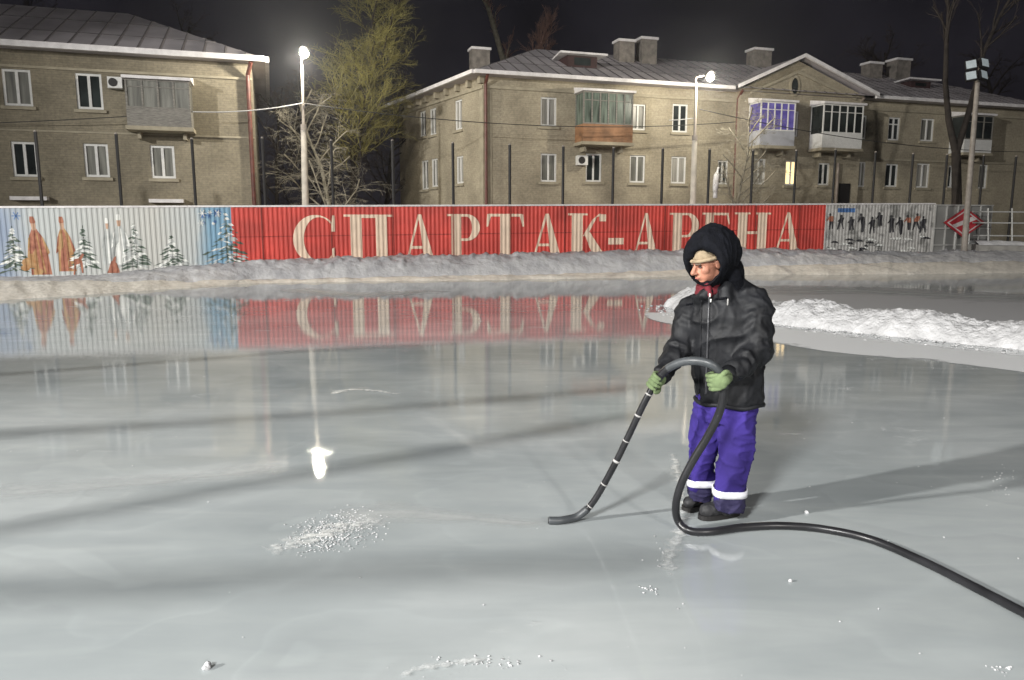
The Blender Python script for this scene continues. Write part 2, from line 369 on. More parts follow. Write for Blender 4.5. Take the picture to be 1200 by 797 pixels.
# oval gable window
b = NB(); a, z = WG.sz(931, 101)
def ovals(W, a, z, rx, rz, off, n=20): return [W.pt(a+rx*math.cos(2*PI*k/n), z+rz*math.sin(2*PI*k/n), off) for k in range(n)]
o1, o2 = ovals(WG, a, z, .2, .38, .06), ovals(WG, a, z, .3, .5, .06); o3 = ovals(WG, a, z, .3, .5, 0.001)
for k in range(20):
    j = (k+1) % 20; quadstrip(b, o1[k], o2[k], o2[j], o1[j]); quadstrip(b, o2[k], o3[k], o3[j], o2[j])
ow = link('oval_window', b, M['trim'], house)
b = NB(); b.faces.new([b.verts.new(p) for p in ovals(WG, a, z, .21, .39, .01)]); link('pane', b, M['glass'], ow)
# cornices and rake moulding
b = NB()
W1.box(b, 0, sg0, ZE-.62, ZE-.5, 0, .07); W1.box(b, sg1, L1, ZE-.62, ZE-.5, 0, .07); W2.box(b, 0, L2, ZE-.62, ZE-.5, 0, .07)
W1.box(b, sg1, L1, 5.15, 5.25, 0, .05); W1.box(b, 0, .35, 0, ZE-.7, 0, .04); W2.box(b, L2-.35, L2, 0, ZE-.7, 0, .04)
for (s_, sgn) in ((sg0, 1), (sg1, -1)):
    p0 = WG.pt(s_+sgn*.55, ZE-.25, 0); p1 = WG.pt(ga, gz-.62, 0); q = Vector((0, 0, .14)); f = WG.n*.08
    box8(b, [p0+f, p1+f, p1, p0, p0+f+q, p1+f+q, p1+q, p0+q])
k = .4
while k < L2:      # bracket-like dentils under the side eave
    W2.box(b, k, k+.22, ZE-.42, ZE-.05, 0, .22); k += 1.15
link('cornice', b, M['trim'], house)
# roof
ov = .55; bd = (far-c0); bdn = bd.normalized(); dep = bd.length; hw = dep/2
n1 = W1.n; e_a = c0 + n1*ov - W1.d*ov; e_b = W1.pt(L1+ov, 0) + n1*ov; e_c = bk1 - n1*ov + W1.d*ov; e_d = far - n1*ov - W1.d*ov
for e in (e_a, e_b, e_c, e_d): e.z = ZE
r_a = c0 + bdn*hw + W1.d*5.2; r_b = W1.pt(L1-4.2, 0) + bdn*hw; r_a.z = r_b.z = ZR
bm = NB()
roof_face(bm, e_a, e_b, r_b, r_a); quadstrip(bm, e_c, e_d, r_a, r_b)
roof_face(bm, e_d, e_a, r_a, r_a+Vector((.001, 0, 0))); bm.faces.new([bm.verts.new(p) for p in (e_b, e_c, r_b)])
bm.faces.new([bm.verts.new(p-Vector((0, 0, .12))) for p in (e_a, e_b, e_c, e_d)])
# cross gable over the pediment
def on_main(s_, z):    # point on the main roof slope at height z
    f0 = W1.pt(s_, ZE, ov); t = (z-ZE)/(ZR-ZE); v = (r_a - (c0+n1*ov)); v = v - W1.d*v.dot(W1.d); v.z = 0; return f0 + v*t + Vector((0, 0, z-ZE))
ap = WG.pt(ga, gz+.16, .45); apb = on_main(ga, gz+.16)
for s_, sgn in ((sg0-.45, -1), (sg1+.45, 1)):
    lo = WG.pt(s_, ZE+.02, .45); lob = on_main(s_, ZE+.02)
    if sgn < 0: roof_face(bm, lob, lo, ap, apb, rows=1)
    else: roof_face(bm, lo, lob, apb, ap, rows=1)
roof = link('roof', bm, [M['roof'], M['seam']], house)
b = NB()
def fascia(b, p, q, n, h=.16, t=.14, dz=-.125):
    u = Vector((0, 0, h)); d = Vector((0, 0, dz)); box8(b, [p+n*t+d, q+n*t+d, q+n*.004+d, p+n*.004+d, p+n*t+u+d, q+n*t+u+d, q+n*.004+u+d, p+n*.004+u+d])
fascia(b, e_a, W1.pt(sg0-.5, ZE, ov), n1); fascia(b, W1.pt(sg1+.5, ZE, ov), e_b, n1); fascia(b, e_d, e_a, W2.n)
for s_ in (sg0-.45, sg1+.45):
    lo = WG.pt(s_, ZE+.02, .46); a2 = WG.pt(ga, gz+.16, .46); fascia(b, lo, a2, WG.n, .17, .12, -.1)
link('eave_snow', b, M['roof_snow'], roof)
for (px, py, w, d, h, up) in ((560, 75, .9, .7, 1.0, .3), (731, 71, .85, .7, .85, .6), (757, 73, .85, .7, 1.05, .6), (889, 77, 1.1, .8, .75, 1.3), (1021, 90, .9, .7, .65, 1.4), (1052, 92, 1.0, .8, .95, .9)):
    r_ = ray(px, py); best = None
    # place on the main slope: march the ray down to the roof plane
    nn = (e_b-e_a).cross(r_a-e_a).normalized(); c = Vector((0, 0, CH)); t = (e_a-c).dot(nn)/r_.dot(nn); q = c + r_*t
    if px == 560: q = e_d.lerp(r_a, .55); q = P(562, 84, 39.5)
    chimney(q-Vector((0, 0, .45)), w, d, h+.45, house, W1)
def dormer(px, py, w, h, root):
    nn = (e_b-e_a).cross(r_a-e_a).normalized(); r_ = ray(px, py); c = Vector((0, 0, CH)); t = (e_a-c).dot(nn)/r_.dot(nn); q = c + r_*t
    b = NB(); s_ = (q-W1.o).dot(W1.d); f = (q-W1.o).dot(W1.n); z = q.z
    W1.box(b, s_-w/2, s_+w/2, z-.1, z+h, f-1.6, f+.05); o = link('dormer', b, M['oxide'], root)
    b = NB(); W1.box(b, s_-w*.28, s_+w*.28, z+.08, z+h-.08, f+.052, f+.06); link('pane', b, M['glass'], o)
    b = NB(); p = [W1.pt(s_-w*.85, z+h+.003, f+.45), W1.pt(s_+w*.75, z+h+.003, f+.45), W1.pt(s_+w*.6, z+h+.003, f-2.2), W1.pt(s_-w*.6, z+h+.003, f-2.2)]
    box8(b, p + [v+Vector((0, 0, .09)) for v in p]); link('snow_cap', b, M['roof_snow'], o)
dormer(682, 79, 1.5, .5, house); dormer(1078, 103, 1.4, .35, house)
for px, mm in ((568.5, 'red_pipe'), (861, 'red_pipe'), (1001, 'pipe'), (982, 'pipe')):
    W = W1 if px != 982 else WG; a, _ = W.sz(px, 165); b = NB()
    zt = ZE-.1 if px != 982 else 4.9
    tube(b, [W.pt(a, zt, .5 if px != 982 else .14), W.pt(a, zt-.35, .14), W.pt(a, .1, .14)], .07, 10); link('downpipe', b, M[mm], house)
# entrance on the ground floor below the white balcony
a, z = WG.sz(989, 222); b = NB(); WG.box(b, a-.35, a+.35, .2, z+.3, .003, .05); link('door', b, M['steel_dark'], house)

# ================================================================== left house
cl = P(299, 165, 30.0); cl.z = 0
WL0 = Wall(cl, FD); LL = 21.0
WL = Wall(cl - WL0.d*LL, FD)
hl = thing('apartment_house', 'tan brick house at the left with white edged hipped roof', 'house', cl)
lw = [(3, 81, 37, 124, 'curtain'), (89, 86, 120, 128, 'glass'), (14, 166, 44, 207, 'glass'), (98.6, 168.5, 127.5, 207.5, 'curtain'), (176.5, 170.7, 205, 209, 'curtain'), (-82, 76, -48, 120, 'glass'), (-70, 164, -40, 206, 'curtain')]
HL = [WL.rect(*w[:4]) for w in lw]
ZL, ZLR = 8.05, 10.75
bm = NB(); facade(bm, WL, 0, LL, -.5, ZL, HL)
lb = cl + (-WL.n)*11; lb2 = lb - WL.d*LL; ll = WL.pt(0, 0)
for a, b in ((cl, lb), (lb, lb2), (lb2, ll)):
    bm.faces.new([bm.verts.new(p) for p in (a-Vector((0, 0, .5)), b-Vector((0, 0, .5)), b+Vector((0, 0, ZL)), a+Vector((0, 0, ZL)))])
link('wall', bm, M['brick_l'], hl)
for w, h in zip(lw, HL): window(WL, h, hl, 1, w[4], t=.085)
x, z, X, Z = WL.rect(153, 99, 226, 152); _, zp = WL.sz(190, 132)
balcony(WL, x, X, z, zp, Z, hl, 'curtain', 'wood', mull=4, fr='wood', label='weathered grey board balcony with snowy roof')
ac_unit(WL, 128, 92, 145, 105, hl)
for (x0, x1, y) in ((15, 58, 233), (176, 216, 236)):
    a, z = WL.sz(x0, y); a1, _ = WL.sz(x1, y); b = NB(); WL.box(b, a, a1, z-.05, z+.08, 0, .35); link('window_hood', b, M['roof_snow'], hl)
b = NB(); WL.box(b, 0, LL, ZL-.75, ZL-.66, 0, .05); WL.box(b, 0, LL, 5.1, 5.17, 0, .03); link('cornice', b, M['trim'], hl)
n1 = WL.n; d1 = WL.d; ov = .5
ea = ll + n1*ov - d1*ov; eb = cl + n1*ov + d1*ov; ec = lb - n1*ov + d1*ov; ed = lb2 - n1*ov - d1*ov
for e in (ea, eb, ec, ed): e.z = ZL
ra = ll - n1*5.5 + d1*5; rb = cl - n1*5.5 - d1*5.0; ra.z = rb.z = ZLR
bm = NB(); roof_face(bm, ea, eb, rb, ra, .75); quadstrip(bm, ec, ed, ra, rb); bm.faces.new([bm.verts.new(p) for p in (ed, ea, ra)])
roof_face(bm, eb, ec, rb+Vector((0.001, 0, 0)), rb, .75); bm.faces.new([bm.verts.new(p-Vector((0, 0, .12))) for p in (ea, eb, ec, ed)])
rf = link('roof', bm, [M['roof'], M['seam']], hl)
b = NB(); fascia(b, ea, eb, n1, .2, .16, -.14); fascia(b, eb, ec, d1, .2, .16, -.14); link('eave_snow', b, M['roof_snow'], rf)
b = NB(); tube(b, [cl+Vector((0, 0, ZL-.15))+n1*.45, cl-d1*.15+n1*.14+Vector((0, 0, ZL-.6)), cl-d1*.15+n1*.14], .08, 10); link('downpipe', b, M['red_pipe'], hl)

# ================================================================== fence
tops_px = [(307, 0), (388, 0), (460, 0), (531, 0), (598, 0), (661, 0), (720, 0), (778, 0), (833, 0), (884, 0), (935, 0)]
M['batten'] = mat('shabby_red_batten', (.26, .04, .03), .6, .4, 6)
FY0, FS = 27.0, .26
fo = Vector((0, FY0, 0)); WF = Wall(fo, (1, FS, 0))
def fs(px, py=272): return WF.sz(px, py)[0]
sL, sR = fs(-90), fs(1200)
zL_, zR_ = WF.sz(0, 244)[1], WF.sz(1000, 240)[1]; s0_, s1_ = fs(0), fs(1000)
def ftop(s): return zL_ + (zR_-zL_)*(s-s0_)/(s1_-s0_)
PITCHW, AMP = .15, .017
def wave(s):
    t = (s/PITCHW) % 1
    return AMP*(1 if t < .3 else (1-(t-.3)/.2) if t < .5 else 0 if t < .8 else (t-.8)/.2)
def corr(bm):     # give flat outlines (x = s, z = height, y = small offset) the profile of the sheet, then place them on the fence
    if not bm.verts: return
    x0 = min(v.co.x for v in bm.verts); x1 = max(v.co.x for v in bm.verts)
    k = math.floor(x0/PITCHW)
    while k*PITCHW < x1:
        for t in (0, .3, .5, .8):
            x = (k+t)*PITCHW
            if x0 < x < x1: bmesh.ops.bisect_plane(bm, geom=bm.verts[:]+bm.edges[:]+bm.faces[:], plane_co=(x, 0, 0), plane_no=(1, 0, 0))
        k += 1
    for v in bm.verts:
        s, off, z = v.co.x, v.co.y, v.co.z; v.co = WF.pt(s, z, wave(s) + off)
def poly(bm, pts, off, mi=0):
    f = bm.faces.new([bm.verts.new((p[0], off, p[1])) for p in pts]); f.material_index = mi
    return f
def sheet(s0, s1, m, parent, name='sheet'):
    bm = NB(); n = int((s1-s0)/PITCHW)+1; cols = []
    ss = sorted({s0, s1} | {(k+t)*PITCHW for k in range(math.floor(s0/PITCHW), math.ceil(s1/PITCHW)) for t in (0, .3, .5, .8) if s0 < (k+t)*PITCHW < s1})
    for s in ss: cols.append((bm.verts.new(WF.pt(s, -.2, wave(s))), bm.verts.new(WF.pt(s, ftop(s), wave(s)))))
    for a, b in zip(cols, cols[1:]): bm.faces.new((a[0], b[0], b[1], a[1]))
    return link(name, bm, m, parent)
def rail(s0, s1, parent):
    b = NB(); W = WF
    p = [W.pt(s0, ftop(s0), .045), W.pt(s1, ftop(s1), .045), W.pt(s1, ftop(s1), -.03), W.pt(s0, ftop(s0), -.03)]
    box8(b, [q+Vector((0, 0, .002)) for q in p] + [q + Vector((0, 0, .06)) for q in p]); link('top_rail', b, M['roof_snow'], parent)
# --- mural background paint
def mural_bg(name, L0, L1_, print_=False):
    m = mat(name, (.42, .44, .43), .55); nt = m.node_tree; N = nt.nodes.new; b = nt.nodes['Principled BSDF']
    tc = N('ShaderNodeTexCoord'); sx = N('ShaderNodeSeparateXYZ'); nt.links.new(tc.outputs['Object'], sx.inputs[0])
    mr = N('ShaderNodeMapRange'); mr.inputs[1].default_value = L0; mr.inputs[2].default_value = L1_; nt.links.new(sx.outputs['X'], mr.inputs[0])
    ns = N('ShaderNodeTexNoise'); ns.inputs['Scale'].default_value = .9 if not print_ else 2.5; ns.inputs['Detail'].default_value = 6; nt.links.new(tc.outputs['Object'], ns.inputs['Vector'])
    ad = N('ShaderNodeMath'); ad.operation = 'MULTIPLY_ADD'; ad.inputs[1].default_value = .16; nt.links.new(ns.outputs['Fac'], ad.inputs[0]); nt.links.new(mr.outputs[0], ad.inputs[2])
    cr = N('ShaderNodeValToRGB'); els = cr.color_ramp.elements
    st = [(.0, (.30, .36, .46)), (.10, (.25, .31, .41)), (.22, (.44, .47, .47)), (.75, (.50, .50, .47)), (.90, (.46, .49, .49)), (.97, (.20, .34, .45)), (1, (.18, .33, .46))] if not print_ else \
         [(0, (.38, .37, .34)), (.35, (.2, .2, .19)), (.5, (.52, .51, .49)), (.75, (.33, .33, .31)), (1, (.4, .4, .4))]
    els[0].position, els[0].color = st[0][0], (*st[0][1], 1); els[1].position, els[1].color = st[-1][0], (*st[-1][1], 1)
    for p_, c_ in st[1:-1]: e = els.new(p_); e.color = (*c_, 1)
    nt.links.new(ad.outputs[0] if not print_ else ns.outputs['Fac'], cr.inputs[0]); nt.links.new(cr.outputs[0], b.inputs['Base Color']); return m
sA, sB, sC_ = fs(272), fs(966), fs(1093)
fm = thing('metal_fence', 'pale profiled metal fence painted with snowy spruces and gowned figures', 'fence', WF.pt(sL, 0))
xa, xb = WF.pt(fs(-5), 0).x, WF.pt(fs(272), 0).x
M['mural'] = mural_bg('winter_mural_paint', xa, xb)
sheet(sL, sA-.002, M['mural'], fm); rail(sL, sA-.002, fm)
fr_ = thing('metal_fence', 'bright red profiled metal fence with large cream Cyrillic lettering', 'fence', WF.pt(sA, 0))
sheet(sA, sB-.002, M['redpaint'], fr_); rail(sA, sB-.002, fr_)
fp = thing('metal_fence', 'grey printed fence section showing small skaters, right of the red fence', 'fence', WF.pt(sB, 0))
M['print'] = mural_bg('skating_print', 0, 1, True)
sheet(sB, sC_-.002, M['print'], fp); rail(sB, sC_-.002, fp)
# horizontal dark seam of the lower rail showing through
b = NB()
for s0, s1 in ((sA+.01, sB-.01),):
    z = 1.0
    p = [(s0, ftop(s0)-.98), (s1, ftop(s1)-.98), (s1, ftop(s1)-.95), (s0, ftop(s0)-.95)]
    poly(b, p, .0015)
corr(b); link('seam', b, mat('dark_red_seam', (.3, .02, .015), .6), fr_)

for px, _y in tops_px:
    if 275 < px < 962:
        a_ = fs(px); b = NB(); WF.box(b, a_-.012, a_+.012, .3, ftop(a_)-.01, AMP+.016, AMP+.03); link('batten', b, M['batten'], fr_)
# --- letters
def ring_arc(cx, cy, rx, ry, ix, iy, icx, a0, a1, n=14):
    out = []
    for k in range(n):
        t0, t1 = a0+(a1-a0)*k/n, a0+(a1-a0)*(k+1)/n
        out.append([(cx+rx*math.cos(t0), cy+ry*math.sin(t0)), (cx+rx*math.cos(t1), cy+ry*math.sin(t1)), (icx+ix*math.cos(t1), cy+iy*math.sin(t1)), (icx+ix*math.cos(t0), cy+iy*math.sin(t0))])
    return out
def q4(x0, y0, x1, y1): return [(x0, y0), (x1, y0), (x1, y1), (x0, y1)]
T = .045
def serif(x0, x1, y): return q4(x0, y, x1, y+T)
GL = {
 'ES': ring_arc(.52, .5, .52, .5, .36, .455, .60, R(42), R(318), 24) + [[(.86, .66), (.95, .66), (.95, .99), (.90, .99)], [(.86, .30), (.93, .34), (.93, .14), (.88, .10)]],
 'PE': [q4(.13, 0, .36, 1), q4(.64, 0, .87, 1), q4(.36, .93, .64, 1), serif(.02, .13, 0), serif(.36, .47, 0), serif(.53, .64, 0), serif(.87, .98, 0), serif(0, .13, .955), serif(.87, 1, .955)],
 'A': [[(.12, 0), (.18, 0), (.52, 1), (.46, 1)], [(.62, 0), (.90, 0), (.55, 1), (.47, 1)], [(.25, .27), (.68, .27), (.66, .33), (.27, .33)], serif(0, .32, -.001), serif(.52, 1, -.001)],
 'ER': [q4(.12, 0, .42, 1), serif(0, .12, .955), serif(0, .12, 0), serif(.42, .56, 0), q4(.42, .945, .58, 1), q4(.42, .42, .58, .475)] + ring_arc(.58, .71, .40, .29, .16, .235, .58, -PI/2, PI/2, 12),
 'TE': [q4(.36, 0, .64, 1), serif(.24, .36, 0), serif(.64, .76, 0), q4(.05, .94, .36, 1), q4(.64, .94, .95, 1), [(0, .72), (.04, .72), (.12, .94), (.02, 1)], [(1, .72), (.96, .72), (.88, .94), (.98, 1)]],
 'KA': [q4(.1, 0, .38, 1), serif(0, .1, 0), serif(0, .1, .955), serif(.38, .5, 0), serif(.38, .5, .955), [(.38, .48), (.50, .50), (.74, .92), (.62, .86)], [(.62, .86), (.74, .92), (.92, .96), (.80, 1.0)], q4(.80, .82, .97, .98), [(.44, .50), (.56, .58), (.98, 0), (.66, 0)]],
 'DASH': [q4(0, .28, 1, .43)],
 'IE': [q4(.12, 0, .42, 1), serif(0, .12, 0), serif(0, .12, .955), q4(.42, .94, .94, 1), q4(.42, 0, .94, .06), q4(.42, .47, .72, .53), [(.86, .94), (.94, .94), (.98, .72), (.95, .72)], [(.86, .06), (.94, .06), (1, .3), (.96, .3)], q4(.68, .38, .74, .62)],
 'EN': [q4(.1, 0, .35, 1), q4(.65, 0, .9, 1), q4(.35, .47, .65, .54), serif(0, .1, 0), serif(.35, .43, 0), serif(.57, .65, 0), serif(.9, 1, 0), serif(0, .1, .955), serif(.35, .43, .955), serif(.57, .65, .955), serif(.9, 1, .955)],
}
row = [('ES', 343, 395), ('PE', 403, 461), ('A', 470, 513), ('ER', 524, 563), ('TE', 570, 614), ('A', 619, 662), ('KA', 665, 711), ('DASH', 713, 731), ('A', 739, 774), ('ER', 784, 819), ('IE', 822, 855), ('EN', 860, 902), ('A', 905, 940)]
for g, x0, x1 in row:
    bm = NB(); sa, sb = fs(x0), fs(x1); xm = (x0+x1)/2
    zt = WF.sz(xm, 252-3.2*(xm-343)/600)[1]; zb = WF.sz(xm, 310-15*(xm-343)/600)[1]
    for i, pl in enumerate(GL[g]):
        poly(bm, [(sa+(sb-sa)*u, zb+(zt-zb)*v) for u, v in pl], .004 + .0012*i)
    corr(bm); link('letter', bm, M['cream'], fr_)

# --- mural motifs
def mural_spruce(px, y0, y1, wpx, parent, seed):
    rnd = random.Random(seed); bm = NB(); s = fs(px, y1); zt, zb = WF.sz(px, y0)[1], WF.sz(px, y1)[1]; hw_ = (fs(px+wpx/2)-fs(px-wpx/2))/2; h = zt-zb; off = .003
    poly(bm, [(s-.03, zb), (s+.03, zb), (s+.01, zt), (s-.01, zt)], off, 0)
    n = 15
    for i in range(n):
        t = i/(n-1); y = zt - h*(.03+.9*t)
        for sg in (-1, 1):
            w = hw_*(.08+.92*t)*rnd.uniform(.6, 1.1); m_ = 1+i//3
            for j in range(m_):
                if rnd.random() < .12: continue
                a = (j+rnd.random())/m_; xx = s+sg*w*a; yy = y-h*.07*a+rnd.uniform(-.03, .03); ww = (.06+.08*t)*rnd.uniform(.7, 1.5); hh = .035*rnd.uniform(.6, 1.5); off += .00012
                mi = 0 if rnd.random() < .5 else 1 if rnd.random() < .6 else 2
                sl = -sg*.35
                poly(bm, [(xx-ww, yy+sl*-ww), (xx-ww*.3, yy-hh+sl*-ww*.3), (xx+ww, yy+sl*ww), (xx+ww*.2, yy+hh)] , off, mi)
    corr(bm); link('painted_spruce', bm, [M['mural_green'], M['mural_white'], M['mural_grey']], parent)
for i, a in enumerate(((19, 265, 318, 34), (101, 264, 314, 32), (160, 262, 314, 40), (203, 277, 314, 40), (268, 249, 314, 66))): mural_spruce(*a, fm, i)
# white painted edging that steps round the big spruce over the red sheet
def mural_gown(px, y0, y1, w, c1, c2, parent, lean=0):
    bm = NB(); X = lambda p: fs(p); Z = lambda p, y: WF.sz(p, y)[1]; h = y1-y0
    def pp(pts, off, mi): poly(bm, [(X(px+a*w+lean*(1-b)), Z(px, y0+b*h)) for a, b in pts], off, mi)
    pp([(-.62, 1), (.6, 1), (.56, .62), (.42, .32), (.14, .17), (-.12, .17), (-.36, .3), (-.5, .62)], .003, 0)
    pp([(-.5, 1), (.0, 1), (-.02, .5), (-.3, .6)], .0045, 1); pp([(.05, .25), (.18, .98), (.28, .98), (.14, .25)], .006, 1)
    pp([(-.12, .0), (.1, .0), (.14, .1), (.1, .2), (-.1, .2), (-.14, .1)], .007, 2); pp([(-.13, -.05), (.1, -.05), (.17, .05), (.1, .075), (-.14, .075), (-.18, .04)], .0085, 3); pp([(-.42, .34), (-.3, .3), (-.5, .62), (-.66, .66)], .0095, 1); pp([(.36, .32), (.46, .34), (.7, .6), (.56, .64)], .0097, 1); pp([(-.05, .2), (.04, .2), (.1, .98), (-.12, .98)], .0064, 3)
    pp([(-.55, .55), (-.3, .45), (-.1, .3), (-.05, .38), (-.3, .6)], .01, 0)
    corr(bm); link('painted_figure', bm, [M[c1], M[c2], M['skinp'], M['mural_red'] if c1 != 'mural_grey' else M['mural_white']], parent)
mural_gown(45, 257, 322, 20, 'mural_red', 'mural_orange', fm, -6); mural_gown(76, 257, 318, 17, 'mural_orange', 'mural_red', fm, -3)
mural_gown(126, 258, 310, 13, 'mural_grey', 'mural_grey', fm); mural_gown(140, 254, 310, 17, 'mural_grey', 'mural_white', fm)
bm = NB()
for (px, y, r, mi) in ((32, 308, 9, 0), (26, 314, 5, 0), (34, 300, 4, 0), (42, 318, 5, 0), (124, 320, 0, 1)):
    s = fs(px); z = WF.sz(px, y)[1]; r = r/38
    if r: poly(bm, [(s+r*math.cos(2*PI*k/10), z+.7*r*math.sin(2*PI*k/10)) for k in range(10)], .012+.001*px/10, mi)
corr(bm); link('painted_sled', bm, [M['mural_orange'], M['mural_red']], fm)
bm = NB(); Zf = lambda p, y: WF.sz(p, y)[1]
for i, pts in enumerate(([(122, 320), (137, 320), (134, 308), (128, 306)], [(128, 308), (133, 308), (134, 300), (131, 302)], [(84, 311), (94, 308), (92, 302), (84, 304)], [(92, 305), (97, 298), (94, 297), (90, 302)], [(84, 311), (82, 322), (84, 322), (86, 311)], [(91, 309), (92, 320), (94, 320), (94, 308)])):
    poly(bm, [(fs(a), Zf(a, b_)) for a, b_ in pts], .013+.0012*i)
corr(bm); link('painted_fox', bm, M['mural_red'], fm)
bm = NB(); rnd = random.Random(5)
for i in range(26):
    px = rnd.choice([rnd.uniform(-60, 24), rnd.uniform(232, 258)]); y = rnd.uniform(248, 276 if px < 100 else 262); s = fs(px); z = WF.sz(px, y)[1]; r = rnd.uniform(.04, .13)
    for a in (0, 60, 120):
        c_, s_ = math.cos(R(a)), math.sin(R(a)); poly(bm, [(s-c_*r-s_*.012, z-s_*r+c_*.012), (s-c_*r+s_*.012, z-s_*r-c_*.012), (s+c_*r+s_*.012, z+s_*r-c_*.012), (s+c_*r-s_*.012, z+s_*r+c_*.012)], .003+.0008*i+a/1e5, i % 2)
corr(bm); link('painted_snowflake', bm, [M['mural_blue'], M['mural_white']], fm)
# --- skaters on the printed section
rnd = random.Random(9)
sk = [(973, 250), (984, 252), (997, 254), (1010, 250), (1021, 254), (1030, 249), (1044, 252), (1055, 254), (1064, 252), (1072, 250), (1080, 253)]
for i, (px, y) in enumerate(sk):
    bm = NB(); mi = 1 if px in (973, 1072, 1064) else 0; h = 20*rnd.uniform(.8, 1.15); a = rnd.uniform(-2, 2); X = lambda p: fs(px+p); Z = lambda q: WF.sz(px, y+q)[1]; of = .004+.002*i
    poly(bm, [(X(-2.6), Z(h*.5)), (X(2.4), Z(h*.5)), (X(3+a), Z(h*.18)), (X(-2+a), Z(h*.16))], of, mi)
    poly(bm, [(X(-2.4-a), Z(h)), (X(-.8-a), Z(h)), (X(.6), Z(h*.5)), (X(-2.4), Z(h*.5))], of+.0004, 0); poly(bm, [(X(1.6+a), Z(h*.95)), (X(3.2+a), Z(h*.97)), (X(2.2), Z(h*.5)), (X(.2), Z(h*.5))], of+.0008, 0)
    poly(bm, [(X(-1+a+1.5*math.cos(k*PI/3)), Z(h*.08+1.8*math.sin(k*PI/3))) for k in range(6)], of+.0012, 0)
    poly(bm, [(X(-2+a), Z(h*.2)), (X(-5+a), Z(h*.42)), (X(-4.4+a), Z(h*.48)), (X(-1.4+a), Z(h*.34))], of+.0016, mi)
    corr(bm); link('printed_skater', bm, [M['mural_dark'], M['mural_red']], fp)
bm = NB()
for i in range(26):
    px = rnd.uniform(972, 1085); y = rnd.uniform(277, 296); s = fs(px); z = WF.sz(px, y)[1]; r = rnd.uniform(.1, .3)
    poly(bm, [(s-r, z), (s+r, z-.03), (s+r*.5, z+.05), (s-r*.3, z+.07)], .028+.001*i, rnd.choice([0, 2, 2]))
poly(bm, [(fs(980), WF.sz(980, 249)[1]), (fs(1000), WF.sz(1000, 249)[1]), (fs(1000), WF.sz(1000, 244)[1]), (fs(980), WF.sz(980, 244)[1])], .003, 3)
corr(bm); link('printed_pattern', bm, [M['mural_dark'], M['mural_red'], M['mural_white'], M['mural_blue']], fp)

# plain section beyond the print
fq = thing('mesh_fence', 'low pale grey fence panel behind the red diamond sign', 'fence', WF.pt(sC_, 0))
b = NB(); s2 = fs(1160)
WF.box(b, sC_+.02, s2, .3, ftop(sC_)-.05, -.02, 0.0); link('panel', b, mat('translucent_grey_panel', (.27, .27, .26), .5, .2, 1), fq)
b = NB()
for k in range(6): s = sC_+.03+(s2-sC_-.06)*k/5; WF.box(b, s-.025, s+.025, 0, ftop(sC_), .002, .05)
for z in (.9, 1.6, ftop(sC_)-.05): WF.box(b, sC_, s2, z, z+.05, .052, .085)
link('frame', b, M['steel'], fq)

# tall net posts along the fence
tops = [(-52, 150), (40, 152), (135, 155), (224, 161), (307, 160), (388, 163), (460, 163), (531, 166), (598, 168), (661, 170), (720, 172), (778, 173), (833, 174), (884, 175), (935, 175), (981, 174), (1028, 177), (1072, 179), (1112, 180), (1155, 181), (1193, 182)]
b = NB(); tube(b, [(0, 0, -.2), (0, 0, 4.45)], .05, 8); proto = link('net_post', b, M['steel_dark'])
b = NB(); tube(b, [(0, 0, 4.452), (0, 0, 4.5)], [.055, .03], 8); pc = link('cap', b, M['mast'], proto)
pl_names = ['over the painted mural end left of frame', 'before the leftmost windows of the tan house', 'between windows of the tan house', 'right of the balcony of the tan house', 'in the dark gap beside the tan house', 'right of the tall street lamp', 'before the dark left edge of the cream house', 'before the side wall of the cream house',
 'between the cream house corner and first window', 'right of the first window of the cream house', 'under the orange balcony right edge', 'between two pairs of windows left of the second lamp', 'right of the second street lamp', 'before the violet lit balcony', 'right of the warm lit window', 'at the right end of the red fence', 'first post beyond the red fence over the skaters', 'over the right part of the skaters print', 'beside the forked trunk', 'right of the floodlight mast', 'at the right edge of the photo']
for i, (px, py) in enumerate(tops):
    s, z = WF.sz(px, py); p = WF.pt(s, 0, -.08); h = z/4.5
    o = proto if i == 0 else proto.copy()
    if i: C.objects.link(o); c = pc.copy(); C.objects.link(c); c.parent = o
    o.location = p; o.scale = (1, 1, h)
    tag(o, 'thin dark post above the fence, ' + pl_names[i], 'post', 'net posts along the fence')

# ================================================================== ice, snow, ground
def grid(name, rows, m, parent=None, smooth=True):
    bm = NB(); V = [[bm.verts.new(p) for p in r] for r in rows]
    for a, b in zip(V, V[1:]):
        for k in range(len(a)-1): bm.faces.new((a[k], a[k+1], b[k+1], b[k]))
    bm.normal_update(); return link(name, bm, m, parent, smooth)
def ngrid(x0, x1, nx, y0, y1, ny, fz):
    return [[(x0+(x1-x0)*i/nx, y0+(y1-y0)*j/ny, fz(x0+(x1-x0)*i/nx, y0+(y1-y0)*j/ny)) for i in range(nx+1)] for j in range(ny+1)]
struct(grid('ground', [[(-400, -200, -.3), (400, -200, -.3)], [(-400, 600, -.3), (400, 600, -.3)]], M['snow_dirty']))
edge = [(-400, 366), (-100, 358), (0, 352), (150, 342), (300, 332), (420, 330), (600, 328), (760, 325), (880, 322), (1000, 322), (1200, 320), (1500, 318)]
foot = [(-400, 332), (0, 330), (200, 330), (320, 327), (600, 322), (760, 318), (880, 312), (1000, 309), (1100, 307), (1200, 306), (1500, 306)]
crest = [(-400, 327), (0, 326), (100, 324), (150, 319), (200, 314), (300, 306), (400, 303), (500, 300), (640, 297), (760, 294), (900, 292), (1000, 295), (1080, 297), (1110, 294), (1150, 292), (1200, 291), (1500, 290)]
rows = [[] for _ in range(6)]; brm = [[] for _ in range(26)]
px = -400
edge_pts = []
